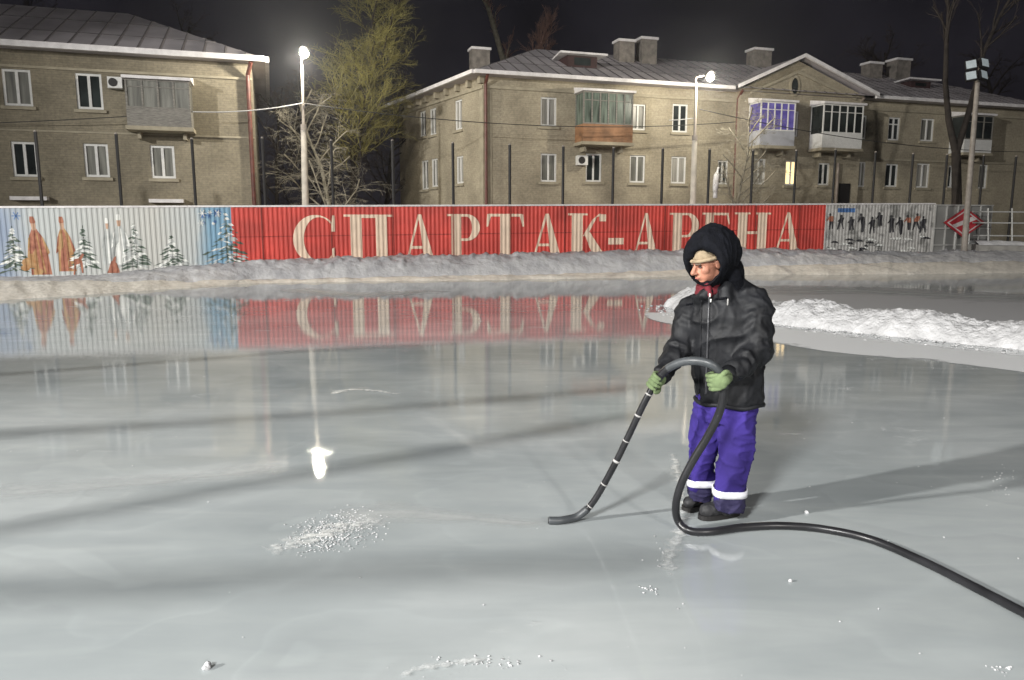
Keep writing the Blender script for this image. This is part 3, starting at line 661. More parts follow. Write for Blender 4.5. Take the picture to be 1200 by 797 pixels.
while px <= 1500:
    fy = FY0/(1-FS*(px-600)/F)
    ey = min(G(px, lerp(edge, px)).y, fy-1.4)
    n1_ = noise.noise(Vector((px*.02, 0, 3)))
    e = P(px, 300, ey); e.z = 0; e.y += n1_*.25; edge_pts.append(e.copy())
    ft = P(px, lerp(foot, px), ey + (fy-.9-ey)*.45); cr = P(px, lerp(crest, px), fy-.75)
    pf = P(px, 300, fy-.05)
    q = [e+Vector((0, -.05, -.03)), e+Vector((0, .12, .045)), e.lerp(ft, .35), e.lerp(ft, .7), ft, ft+Vector((0, .25, 0))]
    q[2].z += .03; q[3].z += .02
    for k in range(6):
        n = noise.noise(Vector((q[k].x*1.3, q[k].y*1.8, 1)))*.06 + noise.noise(Vector((q[k].x*4, q[k].y*4, 1)))*.03; q[k].z += n if 0 < k else 0; rows[k].append(q[k])
    n = len(brm)
    for k in range(n):
        t = k/(n-1)
        if t < .55: u = t/.55; p = ft.lerp(cr, u); p.z = ft.z + (cr.z-ft.z)*math.sin(u*PI/2)**.9
        else: u = (t-.55)/.45; p = cr + Vector((0, 2.4*u, 0)); p.z = cr.z - (cr.z*.55)*u*u
        w = math.sin(min(1, t*2)*PI/2)
        p.z += (noise.noise(Vector((p.x*.9, p.y*1.1, 5)))*.10 + noise.noise(Vector((p.x*2.7, p.y*3, 5)))*.055 + max(0, noise.noise(Vector((p.x*4, p.y*4, 9)))-.15)*.16 + noise.noise(Vector((p.x*7, p.y*7, 5)))*.02)*w*min(1, .25+max(0, px)/500)
        if k == 0: p.z -= .03
        brm[k].append(p)
    px += 2
struct(grid('snow_apron', rows, M['snow_apron']), 'strip of trodden warm white snow along the edge of the ice')
struct(grid('snow_bank', brm, M['snow_dirty']), 'long grey snow bank piled against the fence')
# yard behind the fence
struct(grid('yard_snow', ngrid(-120, 160, 90, 31.5, 160, 40, lambda x, y: -.04 + .05*noise.noise(Vector((x*.2, y*.2, 0)))), M['snow_dirty']))

# ice sheet
ice = bpy.data.materials.new('wet_rink_ice'); ice.use_nodes = True; nt = ice.node_tree; bs = nt.nodes['Principled BSDF']; N = nt.nodes.new; lk = nt.links.new
tc = N('ShaderNodeTexCoord')
def nz(scale, detail=5, st=(1, 1, 1), rough=.5, dist=0):
    mp = N('ShaderNodeMapping'); mp.inputs['Scale'].default_value = st; lk(tc.outputs['Object'], mp.inputs[0])
    n = N('ShaderNodeTexNoise'); n.inputs['Scale'].default_value = scale; n.inputs['Detail'].default_value = detail; n.inputs['Roughness'].default_value = rough; n.inputs['Distortion'].default_value = dist
    lk(mp.outputs[0], n.inputs['Vector']); return n.outputs['Fac']
def ramp(src, stops):
    r = N('ShaderNodeValToRGB'); e = r.color_ramp.elements; e[0].position, e[0].color = stops[0][0], (*stops[0][1], 1); e[1].position, e[1].color = stops[-1][0], (*stops[-1][1], 1)
    for p_, c_ in stops[1:-1]: x_ = e.new(p_); x_.color = (*c_, 1)
    lk(src, r.inputs[0]); return r.outputs[0]
def mixc(a, b, f, mode='MIX'):
    m_ = N('ShaderNodeMix'); m_.data_type = 'RGBA'; m_.blend_type = mode
    if isinstance(f, float): m_.inputs[0].default_value = f
    else: lk(f, m_.inputs[0])
    for s_, v in ((6, a), (7, b)):
        if isinstance(v, tuple): m_.inputs[s_].default_value = (*v, 1)
        else: lk(v, m_.inputs[s_])
    return m_.outputs[2]
base = ramp(nz(.35, 7, (1, 1.6, 1), .55), [(.28, (.27, .298, .306)), (.5, (.345, .373, .380)), (.72, (.44, .465, .47))])
streak = ramp(nz(1.1, 6, (.5, 2.4, 1), .6, .6), [(.42, (1, 1, 1)), (.62, (1.12, 1.11, 1.1)), (.8, (1.25, 1.24, 1.22))])
col = mixc(base, streak, 1.0, 'MULTIPLY')
fine = ramp(nz(.55, 3, (1, 1.3, 1), .5, .5), [(.40, (1, 1, 1)), (.485, (1.0,)*3), (.5, (1.05,)*3), (.53, (1.0,)*3), (.6, (.96,)*3), (.612, (1.03,)*3), (.7, (.98,)*3)]); col = mixc(col, fine, 1.0, 'MULTIPLY')
frost = ramp(nz(3.2, 8, (1, 1.6, 1), .72, .8), [(.60, (0, 0, 0)), (.72, (.5, .5, .5)), (.8, (1, 1, 1))])
gate = ramp(nz(.5, 3, (1, 1, 1)), [(.52, (0, 0, 0)), (.66, (1, 1, 1))]); fm_ = mixc(frost, gate, 1.0, 'MULTIPLY')
col = mixc(col, (.66, .68, .68), fm_); lk(col, bs.inputs['Base Color'])
rg = ramp(nz(.6, 6, (1, 1.5, 1)), [(.35, (.015,)*3), (.6, (.035,)*3), (.8, (.09,)*3)]); rr = mixc(rg, (.5, .5, .5), fm_); lk(rr, bs.inputs['Roughness'])
bs.inputs['IOR'].default_value = 1.4; bs.inputs['Specular IOR Level'].default_value = .5
bp = N('ShaderNodeBump'); bp.inputs['Strength'].default_value = .06; bp.inputs['Distance'].default_value = .01; lk(nz(7, 6, (1, 1, 1), .6), bp.inputs['Height'])
bp2 = N('ShaderNodeBump'); bp2.inputs['Strength'].default_value = .5; bp2.inputs['Distance'].default_value = .01; lk(fm_, bp2.inputs['Height']); lk(bp.outputs[0], bp2.inputs['Normal']); lk(bp2.outputs[0], bs.inputs['Normal'])
bm = NB(); near = [bm.verts.new((p.x, -40, 0)) for p in edge_pts]; farv = [bm.verts.new((p.x, p.y+.15, 0)) for p in edge_pts]
for k in range(len(near)-1): bm.faces.new((near[k], near[k+1], farv[k+1], farv[k]))
struct(link('ice', bm, ice), 'wet grey rink ice mirroring the fence and lamps')

# raised snow ridge across the right of the ice
base_l = [(776, 357), (800, 366), (840, 372), (900, 379), (1000, 390), (1100, 400), (1200, 411), (1330, 426), (1480, 446)]
rows = []
pts = spline([G(a, b_) for a, b_ in base_l], 40)
for i, p in enumerate(pts):
    d = (pts[min(i+1, len(pts)-1)] - pts[max(i-1, 0)]).normalized(); nrm = Vector((-d.y, d.x, 0)); t = i/(len(pts)-1)
    hgt = (.34+.05*math.sin(i*.11))*min(1, .5+i/12)*(1+.35*noise.noise(Vector((p.x*.8, 2, 2)))); wid = 1.6*min(1, .5+i/12); r = []
    for k in range(31):
        u = k/30; q = p + nrm*(wid*u + .1*noise.noise(Vector((p.x*3, p.y*3, 0)))); prof = (math.sin(min(1, u/.45)*PI/2)**.7 if u < .45 else math.cos((u-.45)/.55*PI/2)**.8)
        z = hgt*prof + prof*(.075*noise.noise(Vector((q.x*2.2, q.y*2.2, 1))) + .05*noise.noise(Vector((q.x*6, q.y*6, 1))) + .045*noise.noise(Vector((q.x*11, q.y*15, 1))))
        r.append(q + Vector((0, 0, max(z, 0) if 0 < k < 30 else -.01)))
    rows.append(r)
struct(grid('snow_ridge', rows, M['snow_lit']), 'long low ridge of lumpy white snow lying across the ice')
# snow spread thinly in front and behind the ridge
def flat_patch(name, pts, z, m, lab=None, jitter=.08):
    bm = NB(); c = sum((Vector(p) for p in pts), Vector())/len(pts); ring = spline(list(pts)+[pts[0]], 8)[:-1]; vs = []
    for p in ring:
        n = noise.noise(Vector((p.x*3.1, p.y*3.1, 4)))*jitter; q = p + (p-c).normalized()*n; q.z = z; vs.append(bm.verts.new(q))
    bm.faces.new(vs); return struct(link(name, bm, m), lab)
# a soft-edged frost material for thin rime on the ice
def rime(name, col, lo, hi, scale, st=(1, 1, 1), rough=.6, falloff=True):
    m = mat(name, col, rough); nt = m.node_tree; b = nt.nodes['Principled BSDF']; N_ = nt.nodes.new
    t = N_('ShaderNodeTexCoord'); mp = N_('ShaderNodeMapping'); mp.inputs['Scale'].default_value = st; nt.links.new(t.outputs['Object'], mp.inputs[0])
    n = N_('ShaderNodeTexNoise'); n.inputs['Scale'].default_value = scale; n.inputs['Detail'].default_value = 8; n.inputs['Roughness'].default_value = .68; nt.links.new(mp.outputs[0], n.inputs['Vector'])
    uv = N_('ShaderNodeUVMap'); uv.uv_map = 'UVMap'; sx = N_('ShaderNodeSeparateXYZ'); nt.links.new(uv.outputs[0], sx.inputs[0])
    ad = N_('ShaderNodeMath'); ad.operation = 'MULTIPLY_ADD'; ad.inputs[1].default_value = .5; nt.links.new(sx.outputs['Y'], ad.inputs[0]); nt.links.new(n.outputs['Fac'], ad.inputs[2])
    mr = N_('ShaderNodeMapRange'); mr.inputs[1].default_value = lo; mr.inputs[2].default_value = hi; nt.links.new(ad.outputs[0], mr.inputs[0]); nt.links.new(mr.outputs[0], b.inputs['Alpha'])
    return m
def streak_sheet(name, pxs, widths, z, m, lab, sub=6):
    c = spline([G(a, b_, z) for a, b_ in pxs], sub); bm = NB(); uvl = bm.loops.layers.uv.get('UVMap') or bm.loops.layers.uv.new('UVMap'); n = len(c); cr = 6; V = []
    for i, p in enumerate(c):
        d = (c[min(i+1, n-1)]-c[max(i-1, 0)]).normalized(); nn = Vector((-d.y, d.x, 0)); w = lerp([(k/(len(widths)-1), w_) for k, w_ in enumerate(widths)], i/(n-1))
        V.append([(bm.verts.new(p + nn*w*(k/cr-.5)), min(1-abs(k/cr-.5)*2, min(i, n-1-i)/(n*.15))) for k in range(cr+1)])
    for a, b_ in zip(V, V[1:]):
        for k in range(cr):
            f = bm.faces.new([a[k][0], a[k+1][0], b_[k+1][0], b_[k][0]])
            for l, vv in zip(f.loops, (a[k], a[k+1], b_[k+1], b_[k])): l[uvl].uv = (0, max(0, vv[1]))
    return struct(link(name, bm, m), lab)
fr1 = rime('thin_rime', (.50, .52, .52), .55, 1.35, 1.6, (1, 2, 1), .5)
fr2 = rime('speckled_rime', (.66, .68, .68), .86, 1.15, 14, (1, 1.4, 1), .35)
streak_sheet('rime_streak', [(-20, 578), (90, 572), (200, 562), (345, 546)], [.5, .45, .4, .3], .004, fr1, 'pale streak of rime across the left of the ice')
streak_sheet('rime_streak', [(400, 612), (450, 600), (520, 604), (600, 612), (650, 613)], [.55, .4, .28, .2, .12], .004, fr1, 'pale wet streak reaching from the nozzle')
streak_sheet('rime_patch', [(300, 650), (350, 634), (400, 618), (470, 606)], [.4, .65, .6, .3], .008, fr2, 'speckled white rime patch in the foreground ice')
streak_sheet('rime_patch', [(460, 790), (520, 778), (590, 770)], [.14, .16, .1], .008, fr2, 'speckled rime at the lower edge')
streak_sheet('rime_patch', [(785, 520), (800, 600), (770, 690)], [.14, .3, .3], .008, fr2, 'sparkling rime beside the hose loop')
streak_sheet('rime_patch', [(380, 463), (420, 456), (480, 464)], [.35, .5, .3], .008, fr2, 'rime around the reflected lamp pole')
streak_sheet('snow_film', [(340, 338), (420, 345), (520, 340)], [1.4, 1.8, 1.2], .008, fr1, 'pale drifted snow film near the red reflection')
streak_sheet('snow_film', [(900, 345), (980, 340), (1080, 345), (1250, 352)], [1.6, 2.4, 2.2, 2], .008, fr1, 'drifted snow film beyond the ridge')

fr3 = rime('ridge_rim_rime', (.72, .73, .74), .38, .56, 1.2, (1, 1.5, 1), .6)
fr4 = rime('dusted_ice', (.40, .40, .41), .35, .8, .8, (1, 2, 1), .6)
streak_sheet('snow_rim', [(770, 366), (800, 374), (880, 386), (1000, 404), (1100, 414), (1200, 426), (1330, 444)], [.5, 1.2, 1.5, 1.7, 1.4, 1.3, 1.2], .006, fr3, 'thin rim of frozen slush in front of the ridge', 10)
streak_sheet('dusted_ice', [(820, 352), (950, 352), (1050, 356), (1200, 366), (1400, 380)], [4, 9, 10, 9, 8], .0045, fr4, 'matt snow dusted ice beyond the ridge', 10)
# crumbs
rnd = random.Random(3); bm = NB()
def crumb(bm, p, r):
    s = bmesh.ops.create_icosphere(bm, subdivisions=1, radius=r, matrix=Matrix.Translation(p))
    for v in s['verts']: v.co = p + Vector(((v.co.x-p.x)*rnd.uniform(.7, 1.4), (v.co.y-p.y)*rnd.uniform(.7, 1.4), (v.co.z-p.z)*rnd.uniform(.3, .6)))
for i in range(800):
    a, t = rnd.gauss(0, 1), rnd.gauss(0, 1); px = 393 + a*24 + t*8; py = 623 - a*7 + t*8.5
    crumb(bm, G(px, py, .004), rnd.uniform(.002, .006))
tag(link('ice_crumbs', bm, M['snow_lit']), 'sparkling scatter of tiny ice crumbs on the foreground ice', 'ice crumbs', kind='stuff')
bm = NB()
for i in range(60): crumb(bm, G(rnd.uniform(-50, 1250), 420+380*rnd.random()**1.2, .003), rnd.uniform(.002, .006))
for (cx_, cy_, w_, h_, n_) in ((560, 775, 60, 8, 50), (1175, 560, 14, 22, 24), (760, 690, 14, 6, 18), (1170, 785, 20, 8, 16), (775, 650, 10, 20, 16)):
    for i in range(n_): crumb(bm, G(rnd.gauss(cx_, w_*.5), rnd.gauss(cy_, h_*.5), .003), rnd.uniform(.002, .006))
for i in range(400):
    q = rnd.choice(pts) if True else None; crumb(bm, q + Vector((rnd.gauss(0, .3), -abs(rnd.gauss(0, .28)), .01)), rnd.uniform(.01, .035))
tag(link('snow_crumbs', bm, M['snow_lit']), 'loose crumbs of snow strewn over the ice and along the ridge', 'snow crumbs', kind='stuff')
for (px, py, r, lab) in ((242, 782, .017, 'small white snow lump near the bottom left of the ice'), (945, 600, .013, 'small white snow lump on the ice right of the man'), (926, 681, .009, 'tiny white snow lump right of the hose')):
    bm = NB(); c = G(px, py, r*.4); bmesh.ops.create_icosphere(bm, subdivisions=3, radius=r, matrix=Matrix.Translation(c))
    for v in bm.verts: d = v.co-c; v.co = c + d*(1+.5*noise.noise(d*60+Vector((px, 0, 0)))); v.co.z = max(v.co.z, -.002)
    tag(link('snow_lump', bm, M['snow_lit'], smooth=True), lab, 'snow lump')

# ================================================================== street lamps
LP = []
def street_lamp(bx, by, hx, hy, Y, label, stub):
    base_ = P(bx, by, Y); base_.z = 0; head = P(hx, hy, Y); r = thing('street_lamp', label, 'street lamp', base_, 'street lamps behind the fence')
    top = P(stub[0], stub[1], Y); jt = base_.lerp(top, .72)
    b = NB(); tube(b, [base_, jt], [.15, .11], 14); link('pole', b, M['pole'], r)
    b = NB(); tube(b, [jt-Vector((0, 0, .15)), top], [.065, .05], 10); tube(b, [jt-Vector((0, 0, .2)), jt+Vector((0, 0, .02))], .125, 12)
    tube(b, spline([top, top+Vector((0, 0, .25)), head+Vector((0, .25, .12))], 5), .035, 8); link('bracket', b, M['mast'], r)
    b = NB(); ax = (Vector((1, 0, 0)), Vector((0, 1, -.25)).normalized(), Vector((0, .25, 1)).normalized())
    ellip(b, head+Vector((0, .03, .10)), ax, (.2, .34, .07)); hd = link('lamp_head', b, M['steel_dark'], r, True)
    b = NB(); ellip(b, head+Vector((0, -.06, -.03)), ax, (.17, .2, .15)); link('lamp_glass', b, M['lampglow'], hd, True)
    LP.append(head)
street_lamp(357.5, 262, 357, 62, 29.8, 'lit street lamp on pale pole between the two houses', (354, 78))
street_lamp(812, 250, 832, 90, 33.0, 'lit street lamp before the cream house, left of the gable', (816, 98))

# floodlight mast at right
bx = P(1130, 293, 30.6); tp = P(1146, 92, 30.6); mr_ = thing('floodlight_mast', 'slim mast carrying four square floodlights at the right', 'floodlight mast', bx)
b = NB(); tube(b, [bx-Vector((0, 0, .6)), tp], [.12, .085], 12); link('mast', b, M['mast'], mr_)
b = NB(); tube(b, [tp+Vector((-.35, -.1, .02)), tp+Vector((.35, -.1, .02))], .03, 8); tube(b, [tp, tp+Vector((0, -.05, .65))], .04, 8); tube(b, [tp+Vector((-.35, -.1, .52)), tp+Vector((.35, -.1, .52))], .03, 8); link('crossbar', b, M['mast'], mr_)
for (px, py, an) in ((1138, 76, -8), (1153.5, 74, 6), (1138, 89, -8), (1152.5, 88, 8)):
    c = P(px, py, 30.35); Mx = Matrix.Translation(c) @ Matrix.Rotation(R(an*3), 4, 'Z') @ Matrix.Rotation(R(an), 4, 'Y') @ Matrix.Rotation(R(-18), 4, 'X')
    b = NB(); box(b, -.2, .2, -.04, .1, -.19, .19); box(b, -.05, .05, .1, .2, -.1, .1); bmesh.ops.transform(b, matrix=Mx, verts=b.verts); fl = link('floodlight', b, M['steel_dark'], mr_)
    b = NB(); box(b, -.17, .17, -.05, -.042, -.16, .16); bmesh.ops.transform(b, matrix=Mx, verts=b.verts); link('glass', b, M['floodglass'], fl)

# red diamond sign
c = P(1130, 261, 31.6); ds = thing('diamond_sign', 'red and white diamond shaped club emblem sign beside the mast', 'sign', c-Vector((0, 0, .8)))
def rhomb(w, h, y0, y1, m, name, par):
    b = NB(); q = [Vector((-w, 0, 0)), Vector((0, 0, -h)), Vector((w, 0, 0)), Vector((0, 0, h))]
    v0 = [b.verts.new(c+p+Vector((0, y0, 0))) for p in q]; v1 = [b.verts.new(c+p+Vector((0, y1, 0))) for p in q]
    b.faces.new(v0); b.faces.new(v1[::-1])
    for k in range(4): b.faces.new((v0[k], v1[k], v1[(k+1) % 4], v0[(k+1) % 4]))
    return link(name, b, m, par)
M['signred'] = mat('sign_red', (.34, .02, .03), .5, .15, 3); M['signwhite'] = mat('sign_white', (.5, .47, .46), .5, .15, 3)
rhomb(.87, .62, -.03, .03, M['signred'], 'board', ds); rhomb(.74, .52, -.036, -.032, M['signwhite'], 'white_border', ds); rhomb(.66, .46, -.042, -.038, M['signred'], 'red_field', ds)
b = NB(); b.faces.new([b.verts.new(c+Vector((x_, -.046, z_))) for x_, z_ in ((-.52, -.09), (-.36, -.20), (.46, .12), (.28, .25))]); link('white_band', b, M['signwhite'], ds)
b = NB(); b.faces.new([b.verts.new(c+Vector((x_, -.048, z_))) for x_, z_ in ((.05, .40), (.16, .33), (.03, .12), (-.08, .15))]); link('emblem_stroke', b, M['signwhite'], ds)
b = NB(); b.faces.new([b.verts.new(c+Vector((x_, -.048, z_))) for x_, z_ in ((.0, -.14), (.14, -.1), (.22, -.27), (.1, -.34))]); link('emblem_stroke', b, M['signwhite'], ds)
b = NB(); tube(b, [c+Vector((-.3, .06, 0)), c+Vector((-.3, .06, -1.1))], .03); tube(b, [c+Vector((.3, .06, 0)), c+Vector((.3, .06, -1.1))], .03); link('leg', b, M['steel'], ds)
# railing, kerb block and dark bin-like box at the right edge
rl = thing('railing', 'pale steel railing with three rails at the right edge', 'railing', P(1160, 290, 31.3))
for k, px in enumerate((1158, 1186, 1214, 1242)): b = NB(); tube(b, [P(px, 292, 31.3), P(px, 244, 31.3)], .03, 8); link('post', b, M['steel'], rl)
for y in (248, 261, 276): b = NB(); tube(b, [P(1140, y, 31.3), P(1260, y+1, 31.3)], .028, 8); link('rail', b, M['steel'], rl)
kb = thing('retaining_kerb', 'low concrete kerb wall topped with snow below the railing', 'kerb wall', P(1145, 297, 31))
b = NB(); a0, a1 = P(1146, 297, 30.9), P(1290, 299, 30.9); box8(b, [a0, a1, a1+Vector((0, .8, 0)), a0+Vector((0, .8, 0))] + [q+Vector((0, 0, .36)) for q in (a0, a1, a1+Vector((0, .8, 0)), a0+Vector((0, .8, 0)))]); link('block', b, M['concrete'], kb)
sn = []
for j in range(7):
    r = []
    for i in range(60):
        p = a0.lerp(a1, i/59) + Vector((0, -.06+.92*j/6, .365)); p.z += (.16*math.sin(PI*min(max(j/6, 0), 1)) + .05*noise.noise(Vector((p.x*2, p.y*2, 0)))) if 0 < j < 6 else -.02; r.append(p)
    sn.append(r)
grid('snow_cap', sn, M['snow'], kb)
kb.children[-1].location = -kb.location
# ================================================================== wires
def wire(p, q, sag, r, m, label, name='overhead_wire', group='overhead wires'):
    pts_ = [p.lerp(q, k/24) + Vector((0, 0, -4*sag*(k/24)*(1-k/24))) for k in range(25)]
    b = NB(); tube(b, pts_, r, 6); return tag(link(name, b, m), label, 'wire', group)
wire(P(226, 131, 28.4), P(354, 121, 29.7), .12, .022, M['frosty_cable'], 'frosty wire from the tan house to the left street lamp')
wire(P(-60, 146, 26.8), P(226, 131, 28.5), .05, .015, M['cable'], 'dark wire along the tan house wall')
wire(P(354, 121, 29.7), P(862, 143, 36), .5, .018, M['cable'], 'long sagging wire between lamp poles before the cream house')
wire(P(816, 138, 33), P(784, 141, 33.2), .02, .02, M['frosty_cable'], 'short frosty wire stub left of the second lamp')
wire(P(820, 128, 33), P(1230, 178, 40.5), .5, .018, M['cable'], 'dark wire crossing in front of the gable')

# ================================================================== trees
def tree(loc, H, spread, seed, levels, m_tr, m_tw, label, r0=.16, lean=(0, 0), start=.25, kids=(9, 6, 5, 5), droop=0, fork=None, group=None, name='bare_tree', crown_up=.55, tw=.011, ratio=.45):
    rnd = random.Random(seed); root = thing(name, label, 'tree', loc, group); tb, cb = NB(), NB()
    def seg(p, d, L, r, lvl):
        n = 5 if lvl < 3 else 3; pts_ = [p.copy()]; dd = d.copy(); rs = [r]
        for k in range(n):
            dd = (dd + Vector((rnd.gauss(0, .13), rnd.gauss(0, .13), rnd.gauss(0, .08) + (-droop if lvl > 1 else .06)))).normalized()
            pts_.append(pts_[-1] + dd*L/n); rs.append(max(r*(1-.75*(k+1)/n), .004 if lvl > 1 else .03))
        if lvl == 0: rs = [r*(1-.7*k/n) for k in range(n+1)]
        tube(tb if lvl < 2 else cb, pts_, rs, 8 if lvl < 2 else 3, cap=False)
        if lvl >= levels: return
        nk = kids[min(lvl, len(kids)-1)]
        for k in range(nk):
            t = (start if lvl == 0 else .2) + (1-(start if lvl == 0 else .2))*(k+rnd.random()*.8)/nk; i = min(int(t*n), n-1); q = pts_[i].lerp(pts_[i+1], t*n-i)
            ang = rnd.uniform(0, 2*PI); ax = (pts_[i+1]-pts_[i]).normalized(); side = Vector((math.cos(ang), math.sin(ang), 0)); side = (side - ax*side.dot(ax)).normalized()
            cd = (ax*crown_up + side*(1-crown_up*.4) + Vector((0, 0, .12))).normalized()
            Lk = (spread*(1.15-.6*t)*rnd.uniform(.7, 1.15) if lvl == 0 else L*ratio*rnd.uniform(.6, 1.25))
            rr_ = r*(.42 if lvl == 0 else .4)*(1.1-.5*t); seg(q, cd, Lk, max(rr_, tw*(.5+.5*(levels-lvl)/levels)), lvl+1)
    if fork:
        f0 = Vector(loc) + Vector(fork[0]); tube(tb, spline([Vector(loc), Vector(loc).lerp(f0, .5)+Vector((.08, 0, 0)), f0], 5), [r0*(1-.25*k/10) for k in range(11)], 10)
        for e in fork[1:]:
            d = Vector(e) - Vector(fork[0]); seg(f0-Vector((0, 0, .1)), d.normalized(), d.length, r0*.62, 0)
    else: seg(Vector(loc), Vector((lean[0], lean[1], 1)).normalized(), H, r0, 0)
    tr_ = link('trunk', tb, m_tr, root, True); link('crown', cb, m_tw, root)
    return root
def gp(px, Y): p = P(px, 264, Y); p.z = -.1; return p
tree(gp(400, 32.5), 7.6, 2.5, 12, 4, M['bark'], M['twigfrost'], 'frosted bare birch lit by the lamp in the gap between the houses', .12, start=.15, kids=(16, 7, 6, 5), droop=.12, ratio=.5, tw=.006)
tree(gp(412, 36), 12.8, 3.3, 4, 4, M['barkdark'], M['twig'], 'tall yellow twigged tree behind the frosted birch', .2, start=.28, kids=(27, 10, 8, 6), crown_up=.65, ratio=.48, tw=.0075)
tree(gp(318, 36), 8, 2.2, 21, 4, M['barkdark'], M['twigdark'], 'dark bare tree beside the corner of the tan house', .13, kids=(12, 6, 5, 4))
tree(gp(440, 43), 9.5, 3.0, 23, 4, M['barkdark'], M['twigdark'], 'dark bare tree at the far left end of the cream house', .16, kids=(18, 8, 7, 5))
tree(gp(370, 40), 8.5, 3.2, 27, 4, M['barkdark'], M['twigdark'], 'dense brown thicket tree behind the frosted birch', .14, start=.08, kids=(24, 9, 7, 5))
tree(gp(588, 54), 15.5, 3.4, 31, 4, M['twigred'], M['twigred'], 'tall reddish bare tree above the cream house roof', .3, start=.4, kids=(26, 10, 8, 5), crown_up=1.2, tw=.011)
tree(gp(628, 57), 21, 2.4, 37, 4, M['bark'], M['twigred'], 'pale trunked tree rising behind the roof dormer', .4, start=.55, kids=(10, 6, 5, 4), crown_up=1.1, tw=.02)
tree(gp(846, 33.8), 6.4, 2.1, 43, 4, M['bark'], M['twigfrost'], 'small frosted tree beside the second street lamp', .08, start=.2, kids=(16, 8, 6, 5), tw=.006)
tree(gp(1122, 33.0), 0, 2.2, 47, 3, M['barkdark'], M['twigdark'], 'tall dark forked tree before the right end of the cream house', .24, fork=((-.35, 0, 5.0), (-1.5, 0, 12.5), (.9, .2, 12.5)), start=.55, kids=(8, 5, 4), crown_up=1.0)
for i, (px, Y, H) in enumerate(((20, 62, 19), (110, 66, 20), (215, 60, 17), (1060, 62, 17), (1190, 66, 18))):
    tree(gp(px, Y), H, 4.5, 60+i, 4, M['barkdark'], M['twigdark'], ['faint dark tree over the left end of the tan roof', 'faint dark tree over the middle of the tan roof', 'faint dark tree right above the hip of the tan roof', 'faint dark tree behind the right chimneys', 'faint dark tree above the right end of the long roof'][i], .35, start=.35, kids=(16, 7, 6, 4), tw=.02, group='dark trees behind the houses')
b = NB(); tube(b, spline([P(838, 232, 33.6), P(839, 212, 33.55), P(842, 196, 33.6)], 5), [.1]*3+[.13]*5+[.05]*3, 8); tag(link('snow_clump', b, M['snow'], smooth=True), 'white clump of snow caught upright beside the small frosted tree', 'snow clump')

# ================================================================== the man
ORG = G(848, 605); man = thing('person', 'man in black hooded jacket and violet work trousers holding a thick hose', 'person', ORG)
hf = Vector((-.50, -.86, 0)).normalized(); hlat = Vector((-hf.y, hf.x, 0))*1.0; hlat = Vector((.86, -.50, 0)).normalized(); UP = Vector((0, 0, 1))
# joints (world)
SL, SR = P(886, 362, 4.20), P(809, 362, 4.40)
EL, ER = P(887, 411, 4.14), P(795, 408, 4.32)
WLh, WRh = P(853, 440, 3.97), P(776, 440, 4.17)
HIPR, HIPL = P(833, 468, 4.37), P(866, 468, 4.27)
KR, KL = P(824, 525, 4.35), P(862, 530, 4.24)
AR, AL = P(821, 583, 4.40), P(853, 592, 4.24)
HC = P(829, 308, 4.27)
face = Vector((-.91, -.40, -.27)).normalized(); flat_ = Vector((.40, -.91, 0)).normalized(); fup = flat_.cross(face)*-1; fup = fup if fup.z > 0 else -fup
def hp(f, l, u): return HC + face*f + flat_*l + fup*u
def ring_loft(bm, rings, n=24, cap=True):   # rings: (centre, axis a, axis b, ra, rb)
    V = [[bm.verts.new(c + a*ra*math.cos(2*PI*k/n) + b_*rb*math.sin(2*PI*k/n)) for k in range(n)] for c, a, b_, ra, rb in rings]
    for r0_, r1_ in zip(V, V[1:]):
        for k in range(n): bm.faces.new((r0_[k], r0_[(k+1) % n], r1_[(k+1) % n], r1_[k]))
    if cap: bm.faces.new(V[0][::-1]); bm.faces.new(V[-1])
# --- body (head, neck, trunk, limbs) one surface
b = NB()
ellip(b, hp(-.012, 0, .03), (face, flat_, fup), (.098, .076, .098)); ellip(b, hp(.022, 0, -.045), (face, flat_, fup), (.066, .058, .075))
ellip(b, hp(.055, 0, -.088), (face, flat_, fup), (.03, .03, .022)); ellip(b, hp(.062, 0, .022), (face, flat_, fup), (.030, .052, .014))
capsule(b, hp(.082, 0, .01), hp(.112, 0, -.03), .009, .014, 10); ellip(b, hp(.098, 0, -.036), (face, flat_, fup), (.016, .02, .010))
for s_ in (-1, 1):
    ellip(b, hp(.048, s_*.038, -.026), (face, flat_, fup), (.028, .022, .028)); ellip(b, hp(-.012, s_*.078, -.005), (face, flat_, fup), (.02, .009, .032))
ellip(b, hp(.083, 0, -.06), (face, flat_, fup), (.012, .024, .007)); ellip(b, hp(.08, 0, -.073), (face, flat_, fup), (.012, .021, .008))
NK = P(842, 343, 4.29); CHs = P(848, 385, 4.31); PV = P(850, 462, 4.32)
capsule(b, HC-fup*.06-face*.02, NK, .056, .062); capsule(b, NK, CHs, .07, .13); capsule(b, CHs, PV, .135, .13)
for a, e, w in ((SL, EL, WLh), (SR, ER, WRh)): capsule(b, NK.lerp(a, .3)-UP*.05, a-UP*.02, .05, .045); capsule(b, a, e, .05, .04); capsule(b, e, w, .04, .028)
for h_, k_, a_ in ((HIPR, KR, AR), (HIPL, KL, AL)): capsule(b, h_, k_, .075, .055); capsule(b, k_, a_, .052, .035)
body = link('body', remesh(b, .0045, 3), M['skin'], man, True)
